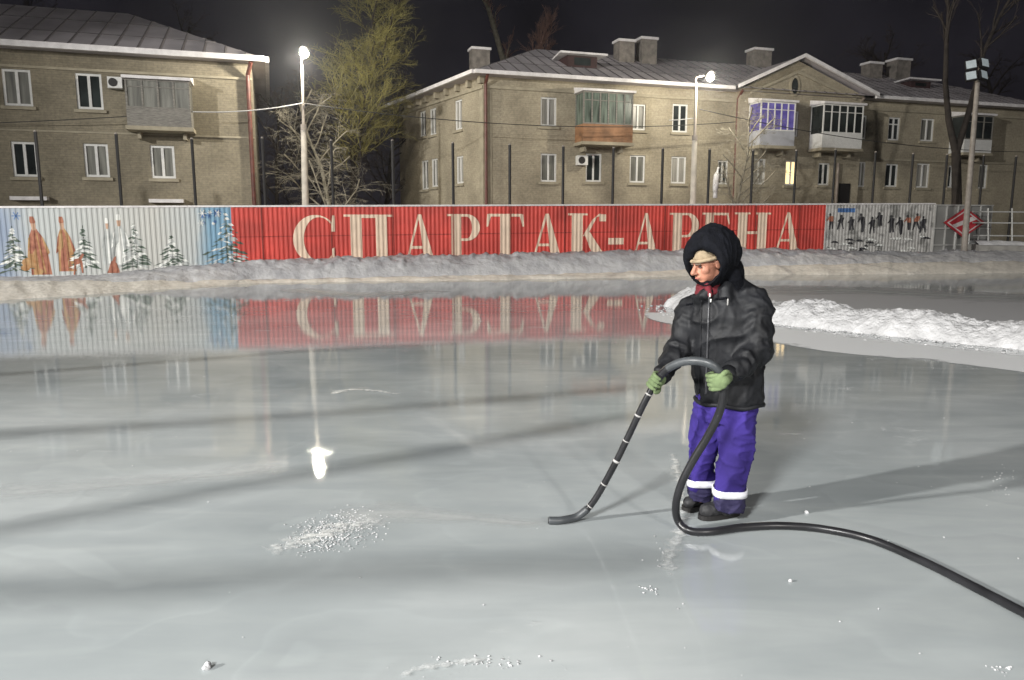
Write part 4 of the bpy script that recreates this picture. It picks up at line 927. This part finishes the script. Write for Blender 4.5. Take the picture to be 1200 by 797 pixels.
# eyes, brows, lips, hair are parts
for s_ in (-1, 1):
    b = NB(); ellip(b, hp(.079, s_*.031, .0), (face, flat_, fup), (.008, .013, .006), 12, 8); link('eye', b, M['eye'], man, True)
    b = NB(); capsule(b, hp(.092, s_*.012, .016), hp(.083, s_*.048, .018), .0045, .0035, 8); link('eyebrow', b, M['hair'], man, True)
b = NB(); capsule(b, hp(.094, -.018, -.066), hp(.094, .018, -.066), .0035, .0035, 8); link('mouth', b, M['lip'], man, True)
b = NB(); ellip(b, hp(-.02, 0, .052), (face, flat_, fup), (.108, .088, .085), 24, 14)
bmesh.ops.bisect_plane(b, geom=b.verts[:]+b.edges[:]+b.faces[:], plane_co=hp(0, 0, .026), plane_no=fup, clear_inner=True)
ringp = [hp(-.02+.112*math.cos(a), .091*math.sin(a), .034) for a in [2*PI*k/28 for k in range(29)]]; tube(b, ringp, .011, 8)
link('knit_cap', b, M['cap'], man, True)
# scarf
b = NB(); cn = hp(.0, 0, -.125)
for k, (rr, dz) in enumerate(((.058, 0), (.062, -.028))):
    ringp = [cn + face*(.02+rr*math.cos(a)) + flat_*rr*.95*math.sin(a) + UP*(dz+.01*math.sin(3*a)) for a in [2*PI*j/24 for j in range(25)]]; tube(b, ringp, .018, 8)
capsule(b, P(829, 336, 4.20), P(832, 346, 4.18), .022, .014); link('scarf', remesh(b, .005, 2), M['scarf'], man, True)
# --- jacket
jf, jl = hf, hlat
b = NB()
ring_loft(b, [(P(854, 471, 4.31), jl, jf, .192, .150), (P(854, 462, 4.31), jl, jf, .205, .160), (P(853, 440, 4.31), jl, jf, .208, .164), (P(851, 415, 4.30), jl, jf, .215, .168), (P(849, 390, 4.30), jl, jf, .225, .172),
              (P(848, 368, 4.30), jl, jf, .222, .165), (P(847, 354, 4.30), jl, jf, .185, .140), (P(845, 343, 4.30), jl, jf, .12, .105), (P(842, 335, 4.29), jl, jf, .085, .085)], 40)
capsule(b, P(846, 346, 4.33), P(848, 330, 4.36), .09, .08, 20); capsule(b, P(822, 350, 4.27), P(830, 342, 4.2), .05, .035, 20); capsule(b, P(850, 348, 4.2), P(850, 337, 4.21), .05, .035, 20); capsule(b, P(866, 338, 4.33), P(842, 346, 4.36), .07, .08, 20); capsule(b, P(852, 342, 4.22), P(866, 340, 4.33), .035, .055, 16); capsule(b, P(862, 336, 4.31), P(884, 354, 4.23), .07, .085, 20); capsule(b, P(860, 352, 4.27), SL, .075, .092, 24); capsule(b, P(832, 352, 4.34), SR, .07, .083, 24)
capsule(b, SL, EL, .093, .088, 24); capsule(b, EL, WLh, .083, .055, 24); capsule(b, SR, ER, .083, .072, 24); capsule(b, ER, WRh, .07, .048, 24)
ellip(b, EL+Vector((.015, .02, -.01)), (Vector((1, 0, 0)), Vector((0, 1, 0)), UP), (.088, .085, .08)); ellip(b, P(882, 440, 4.2), (Vector((1, 0, 0)), Vector((0, 1, 0)), UP), (.05, .08, .12))
jb = remesh(b, .0085, 5)
fold(jb, .017, 4.5, (1, 1, 1.3), 1); fold(jb, .007, 10, (1.4, 1.4, .5), 2); fold(jb, .0035, 19, (1.5, 1.5, .8), 3)
# quilting-like creases on the sleeves
for v in jb.verts:
    for a, e, am in ((SL, EL, .007), (EL, WLh, .009), (SR, ER, .006), (ER, WRh, .008)):
        ax = e-a; t = (v.co-a).dot(ax)/ax.length_squared
        if 0 < t < 1.05:
            d = (v.co - a - ax*t).length
            if d < .13: v.co += v.normal*am*math.sin(t*ax.length*62 + 4*noise.noise(v.co*9))*max(0, min(1, (.13-d)/.04))
jacket = link('jacket', remesh(jb, .0075, 1), M['coat'], man, True)
# zip placket, pockets, pull
def on_front(px, py, lift=.0):
    """nearest jacket surface point seen along a survey ray"""
    me = jacket.data; o = Vector((0, 0, CH)); d = ray(px, py).normalized(); from mathutils.bvhtree import BVHTree
    global _bvh
    try: _bvh
    except NameError: _bvh = BVHTree.FromPolygons([v.co for v in me.vertices], [p.vertices for p in me.polygons])
    h = _bvh.ray_cast(o, d); return (h[0] - d*lift) if h[0] else o + d*4.2
b = NB(); zp_ = [on_front(831-.2*k, 348+6*k, .004) for k in range(20)]; tube(b, spline(zp_, 2), .006, 6); link('zip', b, M['zip'], jacket, True)
b = NB(); zp_ = [on_front(822-.15*k, 352+6*k, .002) for k in range(19)]; tube(b, spline(zp_, 2), .005, 6); link('placket_seam', b, M['coat'], jacket, True)
for px0, px1, y0, y1 in ((838, 852, 351, 349), (804, 812, 357, 356)):
    b = NB(); tube(b, [on_front(px0+(px1-px0)*k/4, y0+(y1-y0)*k/4, .002) for k in range(5)], .007, 6); link('chest_pocket', b, M['fur'], jacket, True)
b = NB(); c_ = on_front(853, 351, .012); capsule(b, c_, c_-UP*.03, .005, .004, 8); link('zip_pull', b, M['tape'], jacket, True)
b = NB(); c_ = on_front(832, 348, .012)
for (px, py) in ((832, 345), (833, 351)): capsule(b, on_front(px, py, .01), on_front(px, py, .01)-UP*.012, .006, .005, 8)
link('snap_button', b, M['steel'], jacket, True)
# hem band
b = NB(); ringp = [P(854, 470, 4.31) + jl*.197*math.cos(a) + jf*.155*math.sin(a) + UP*.006*math.sin(5*a) for a in [2*PI*k/48 for k in range(49)]]; tube(b, ringp, .014, 8); link('hem', b, M['coat'], jacket, True)
# cuffs
for w, e in ((WLh, EL), (WRh, ER)):
    d = (w-e).normalized(); b = NB(); tube(b, [w-d*.03, w, w+d*.03], [.052, .054, .046], 18); link('cuff', b, M['coat'], jacket, True)
# --- hood: outer shell + inner lining, opening turned to the camera's left
of = Vector((-.66, -.74, -.12)).normalized(); ol = Vector((.74, -.66, 0)).normalized(); ou = ol.cross(of); ou = ou if ou.z > 0 else -ou
OC = P(829, 303, 4.215)
def egg(c, ra, rb, n=40, droop=.0, pk=.0):
    out = []
    for k in range(n):
        a = 2*PI*k/n; x_ = math.cos(a); y_ = math.sin(a)
        w = ra*(1-.20*max(0, y_)**2) * (1-.16*max(0, -y_)); out.append(c + ol*x_*w + ou*(y_*rb))
    return out
b = NB(); V = []
prof = [(-.10, .080, .092, -.045), (.0, .092, .098, -.047), (.048, .100, .104, -.045), (.064, .112, .118, -.036), (.060, .128, .138, -.022), (.03, .142, .160, -.006), (-.02, .152, .178, .006), (-.08, .158, .188, .012), (-.13, .150, .180, .010), (-.175, .125, .158, -.004), (-.205, .085, .118, -.02), (-.222, .03, .06, -.02)]
for f_, ra_, rb_, up_ in prof:
    ra_ *= .96; rb_ *= .96; f_ *= .92
    cc = OC + of*f_ + ou*(.004 + up_); V.append([b.verts.new(p) for p in egg(cc, ra_, rb_)])
for r0_, r1_ in zip(V, V[1:]):
    for k in range(40): b.faces.new((r0_[k], r0_[(k+1) % 40], r1_[(k+1) % 40], r1_[k]))
b.faces.new(V[-1]); b.faces.new(V[0][::-1]); bmesh.ops.recalc_face_normals(b, faces=b.faces)
capsule(b, P(853, 316, 4.33), P(856, 338, 4.33), .09, .08, 20); capsule(b, P(858, 322, 4.26), P(862, 342, 4.27), .055, .06, 16)
b = remesh(b, .006, 4); fold(b, .013, 6, (1, 1, .6), 8); fold(b, .006, 14, (1.3, 1.3, .5), 10)
hood = link('hood', b, M['fur'], man, True)
# --- trousers
b = NB()
ring_loft(b, [(P(851, 452, 4.32), jl, jf, .165, .135), (P(850, 475, 4.32), jl, jf, .17, .14), (P(849, 492, 4.32), jl, jf, .155, .13)], 32)
capsule(b, HIPR, KR, .098, .082, 24); capsule(b, KR, P(821, 566, 4.39), .08, .074, 24); capsule(b, HIPL, KL, .108, .096, 24); capsule(b, KL, P(855, 577, 4.24), .094, .088, 24)
tb_ = remesh(b, .0085, 4); fold(tb_, .020, 6, (1, 1, .5), 4); fold(tb_, .010, 11, (.8, .8, 1.5), 5); fold(tb_, .0012, 30, (1, 1, 1), 6)
link('trousers', tb_, M['trouser'], man, True)
b = NB()
for top, ank, ra_, rb_ in ((P(821, 566, 4.39), P(820, 582, 4.41), .078, .074), (P(855, 578, 4.24), P(854, 598, 4.23), .092, .084)):
    tube(b, [top, top.lerp(ank, .5)+Vector((.004, 0, 0)), ank], [ra_, (ra_+rb_)/2+.005, rb_], 22)
bb = remesh(b, .007, 3); fold(bb, .008, 14, (1, 1, 2), 12); link('trouser_cuffs', bb, M['trouser_dark'], man, True)
for c_, ra_ in ((P(821, 563, 4.39), .089), (P(855, 575, 4.24), .097)):
    b = NB(); ringp = []; n = 30; V = []
    for dz in (-.021, -.02, .02, .021):
        rr = ra_+(.0 if abs(dz) > .0205 else .006); V.append([b.verts.new(c_+Vector((rr*math.cos(2*PI*k/n), rr*math.sin(2*PI*k/n), dz + .004*math.sin(3*2*PI*k/n)))) for k in range(n)])
    for r0_, r1_ in zip(V, V[1:]):
        for k in range(n): b.faces.new((r0_[k], r0_[(k+1) % n], r1_[(k+1) % n], r1_[k]))
    link('reflective_band', b, M['reflect'], man, True)
# --- boots
def boot(heel, toe, top, w, sh):
    b = NB(); d = (toe-heel).normalized(); L = (toe-heel).length; z0 = .012
    sole_c = heel.lerp(toe, .5)
    capsule(b, top, Vector((heel.x, heel.y, .09))+d*.06, w*.95, w*.9, 20)
    capsule(b, Vector((heel.x, heel.y, .062))+d*.05, Vector((toe.x, toe.y, .05))-d*.05, w*.92, w*.78, 20)
    capsule(b, Vector((heel.x, heel.y, .10))+d*.09, Vector((toe.x, toe.y, .055))-d*.08, w*.75, w*.6, 20)
    bb = remesh(b, .006, 3)
    for v in bb.verts: v.co.z = max(v.co.z, .022)
    fold(bb, .005, 22, (1, 1, 1), sh); bt = link('boot', bb, M['boot'], man, True)
    b = NB(); s_ = Vector((-d.y, d.x, 0)); n = 26; V = []
    for z in (0.001, .03):
        V.append([b.verts.new(Vector((sole_c.x, sole_c.y, z)) + d*(L/2)*math.copysign(abs(math.cos(a))**.75, math.cos(a)) + s_*w*(.93+.1*math.cos(a))*math.copysign(abs(math.sin(a))**.8, math.sin(a))) for a in [2*PI*k/n for k in range(n)]])
    for k in range(n): b.faces.new((V[0][k], V[0][(k+1) % n], V[1][(k+1) % n], V[1][k]))
    b.faces.new(V[0][::-1]); b.faces.new(V[1]); link('sole', b, M['steel_dark'], bt)
boot(G(831, 592), G(801, 600), P(820, 578, 4.41), .052, 1); boot(G(866, 602), G(819, 609), P(853, 594, 4.235), .056, 2)

# ================================================================== hose
HRh, HLh = P(768, 449, 4.10), P(846, 441, 3.90)
hz = .026
path = [G(672, 607, hz), P(686, 599, 4.225), P(700, 581, 4.21), P(720, 545, 4.18), P(737, 510, 4.15), P(754, 474, 4.12), HRh, P(780, 434, 4.06), P(797, 425, 4.0), P(817, 423, 3.93), P(835, 428, 3.89), HLh, P(848, 462, 3.90),
        P(842, 486, 3.93), P(829, 512, 3.97), P(812, 540, 4.0), P(798, 568, 4.02), P(792, 593, 4.04), P(795, 611, 4.07), G(808, 622, .028), G(832, 623, .026), G(870, 618, .026), G(915, 616, .026), G(965, 620, .026), G(1020, 632, .026), G(1080, 657, .026), G(1140, 687, .026), G(1200, 718, .026), G(1290, 765, .026), G(1400, 830, .026)]
hp_ = spline(path, 10)
hs = thing('hose', 'thick black rubber hose looping from the man across the ice', 'hose', G(832, 623))
HR_ = .0222
b = NB(); i0 = 0; cut = [0, 60, 120, len(hp_)-1]
tube(b, hp_[:61], .0195, 14); tube(b, hp_[60:], [.0200, .0212]+[HR_]*(len(hp_[60:])-2), 14); link('rubber_tube', b, M['hose'], hs, True)
# worn grey upper side arch
b = NB(); tube(b, hp_[72:118], HR_+.0012, 14, cap=False); link('worn_section', b, M['hosegrey'], hs, True)
# nozzle tube lying on the ice
b = NB(); tip = G(643, 610, .024); q = hp_[0]; tube(b, spline([tip, G(656, 610, .024), q, hp_[6], hp_[12]], 5), .0235, 14, cap=True); nz_ = link('nozzle', b, M['hosegrey'], hs, True)
b = NB(); tube(b, [tip+Vector((-.004, 0, 0)), tip+Vector((-.001, 0, 0))], .018, 14); link('opening', b, M['steel_dark'], nz_)
for i, f_ in ((14, .5), (24, .35), (31, .7), (38, .3), (46, .5), (54, .6)):
    b = NB(); tube(b, [hp_[i], hp_[i].lerp(hp_[i+1], f_)], .0195+.0016, 14); link('tape_wrap', b, M['tape'], hs, True)
# ---- gloves, fingers closed round the hose
def glove(wrist, idx, side, thumb, rdir=None, ps=1.0):
    c = hp_[idx]; ax = (hp_[idx+2]-hp_[idx-2]).normalized(); rad = rdir or (wrist-c); rad = (rad - ax*rad.dot(ax)).normalized(); tg = ax.cross(rad).normalized()*side
    b = NB(); hb = NB(); over = rdir is not None
    if over:      # back of the hand towards the viewer, fingers reaching left over the hose and closing behind it
        palm = c + rad*.040 + tg*.012
        ellip(b, palm, (ax, rad, tg), (.046, .019, .046)); capsule(b, wrist, palm - tg*.03 - rad*.008, .036, .028)
        arcs = [(.030, .006), (.058, .0), (.074, -.016), (.078, -.036), (.066, -.058), (.046, -.068), (.026, -.064)]
    else:
        palm = c + rad*.045
        ellip(b, palm + tg*.004, (ax, rad, tg), (.048, .020, .036)); capsule(b, wrist, palm+rad*.006, .036, .034); ellip(b, palm+rad*.004-tg*.018, (ax, rad, tg), (.04, .022, .022))
    for k, (o_, ln) in enumerate(((-.036, .9), (-.012, 1.0), (.012, .97), (.035, .82))):
        cc = c + ax*o_; rr = HR_+.0125
        if over: pts_ = [palm - rad*.002 + ax*o_*1.05 + tg*u*(.8+.2*ln) + rad*v for u, v in [(.0, .004)] + [(q_[0]-.012, q_[1]) for q_ in arcs]]
        else: pts_ = [cc + rad*math.cos(R(25)+R(215)*ln*j/7)*rr*(1+.15*(j < 2)) + tg*math.sin(R(25)+R(215)*ln*j/7)*rr for j in range(8)]
        tube(hb, pts_, [.0118, .012, .0118, .0112, .0108, .0105, .010, .0088], 10); bmesh.ops.create_uvsphere(hb, u_segments=8, v_segments=6, radius=.0088, matrix=Matrix.Translation(pts_[-1]))
    if over: pts_ = [palm - tg*.02 - ax*thumb*.03, c + rad*.03 - tg*.03 - ax*thumb*.045, c - tg*.036 - ax*thumb*.03, c - rad*.024 - tg*.022 - ax*thumb*.02]
    else: pts_ = [palm - tg*.02 + ax*thumb*.03, c + rad*.028 - tg*.034 + ax*thumb*.045, c + rad*.0 - tg*.037 + ax*thumb*.05, c - rad*.022 - tg*.028 + ax*thumb*.05]
    tube(hb, spline(pts_, 3), [.0145]*3+[.0135]*3+[.0125]*3+[.010], 10); bmesh.ops.create_uvsphere(hb, u_segments=8, v_segments=6, radius=.0105, matrix=Matrix.Translation(pts_[-1]))
    me = bpy.data.meshes.new('t'); hb.to_mesh(me); hb.free(); b.from_mesh(me); bpy.data.meshes.remove(me)
    g = remesh(b, .0032, 2); link('glove', g, M['glove'], man, True)
GS = 1 if (hp_[114]-hp_[110]).cross(Vector((-.45, -.88, .05))).x < 0 else -1
glove(WRh, 61, 1, -1); glove(WLh, 112, GS, 1, Vector((-.45, -.88, .05)), 1.2)

# ================================================================== light
w = bpy.data.worlds.new('World'); S.world = w; w.use_nodes = True; nt = w.node_tree; bg = nt.nodes['Background']
N = nt.nodes.new; tc = N('ShaderNodeTexCoord'); sx = N('ShaderNodeSeparateXYZ'); nt.links.new(tc.outputs['Generated'], sx.inputs[0])
cr = N('ShaderNodeValToRGB'); e = cr.color_ramp.elements; e[0].position = 0; e[0].color = (.015, .0135, .0165, 1); e[1].position = .55; e[1].color = (.006, .006, .0095, 1)
nt.links.new(sx.outputs['Z'], cr.inputs[0])
nn = N('ShaderNodeTexNoise'); nn.inputs['Scale'].default_value = 6; nn.inputs['Detail'].default_value = 5; nt.links.new(tc.outputs['Generated'], nn.inputs['Vector'])
mr = N('ShaderNodeMapRange'); mr.inputs[1].default_value = .3; mr.inputs[2].default_value = .7; mr.inputs[3].default_value = .55; mr.inputs[4].default_value = 1.5; nt.links.new(nn.outputs['Fac'], mr.inputs[0])
mx = N('ShaderNodeMix'); mx.data_type = 'RGBA'; mx.blend_type = 'MULTIPLY'; mx.inputs[0].default_value = 1; nt.links.new(cr.outputs[0], mx.inputs[6]); nt.links.new(mr.outputs[0], mx.inputs[7])
nt.links.new(mx.outputs[2], bg.inputs['Color']); bg.inputs['Strength'].default_value = 1.0
def spot(name, loc, aim, power, col, size, rad):
    l = bpy.data.lights.new(name, 'SPOT'); l.energy = power; l.color = col; l.spot_size = R(size); l.spot_blend = .5; l.shadow_soft_size = rad
    o = bpy.data.objects.new(name, l); C.objects.link(o); o.location = loc; o.rotation_euler = (Vector(aim)-Vector(loc)).to_track_quat('-Z', 'Y').to_euler(); return o
KEY = Vector((-30, -9, 13))
spot('rink_floodlight', KEY, (4, 14, 0), 72000, (1, .975, .93), 80, .55)
spot('rink_floodlight', (-5.5, -8, 8), (-.5, 1.2, 0), 12500, (1, 1, .98), 66, 1.0)
spot('rink_floodlight', (14, -30, 14), (2, 20, 1), 27000, (1, .96, .9), 70, 1.3)
for h_, e_ in zip(LP, (1500, 1000)):
    l = bpy.data.lights.new('street_lamp_light', 'POINT'); l.energy = e_; l.color = (1, .92, .76); l.shadow_soft_size = .12
    o = bpy.data.objects.new('street_lamp_light', l); C.objects.link(o); o.location = h_ + Vector((0, -.45, -.3))

# unseen cables added out of view only to cast shadow bands on the ice
def shadow_cable(pxs, frac, r, label):
    g = [G(a, b_) for a, b_ in pxs]; c = [p.lerp(KEY, frac) for p in spline(g, 8)]
    b = NB(); tube(b, c, r, 8); tag(link('added_shadow_cable', b, M['cable']), label, 'cable', 'added unseen shadow cables')
shadow_cable([(-300, 708), (0, 694), (207, 685), (310, 675), (465, 669), (620, 664), (760, 660)], .2, .115, 'added unseen cable casting the nearest broad shadow band')
shadow_cable([(-200, 665), (0, 620), (119, 599), (258, 573), (388, 550), (500, 531), (720, 490)], .2, .105, 'added unseen cable casting the shadow band that rises to the right')
shadow_cable([(-200, 520), (0, 509), (167, 499), (317, 489), (500, 475), (740, 455)], .22, .09, 'added unseen cable casting the thin middle shadow line')
shadow_cable([(-200, 450), (0, 439), (246, 420), (400, 409), (560, 402)], .22, .055, 'added unseen cable casting the farthest thin shadow line')

b = NB(); box(b, -75, 75, -45, 120, -1.3, 30); hz_ = link('haze', b, []); hz_['kind'] = 'stuff'; hz_['label'] = 'thin frosty night haze glowing round the street lamps'; hz_['category'] = 'haze'
vm = bpy.data.materials.new('frosty_haze'); vm.use_nodes = True; vn = vm.node_tree; vn.nodes.remove(vn.nodes['Principled BSDF']); pv = vn.nodes.new('ShaderNodeVolumePrincipled')
pv.inputs['Color'].default_value = (.9, .93, 1, 1); pv.inputs['Density'].default_value = .0009; pv.inputs['Anisotropy'].default_value = .85; vn.links.new(pv.outputs[0], vn.nodes['Material Output'].inputs['Volume']); hz_.data.materials.append(vm)
S.cycles.volume_bounces = 0
S.view_settings.view_transform = 'Standard'; S.view_settings.look = 'None'; S.view_settings.gamma = 1; S.view_settings.exposure = 0
S.cycles.max_bounces = 5; S.cycles.diffuse_bounces = 2; S.cycles.glossy_bounces = 3; S.cycles.transparent_max_bounces = 8
S.cycles.use_denoising = True; S.cycles.sample_clamp_indirect = 4; S.cycles.caustics_reflective = False; S.cycles.caustics_refractive = False
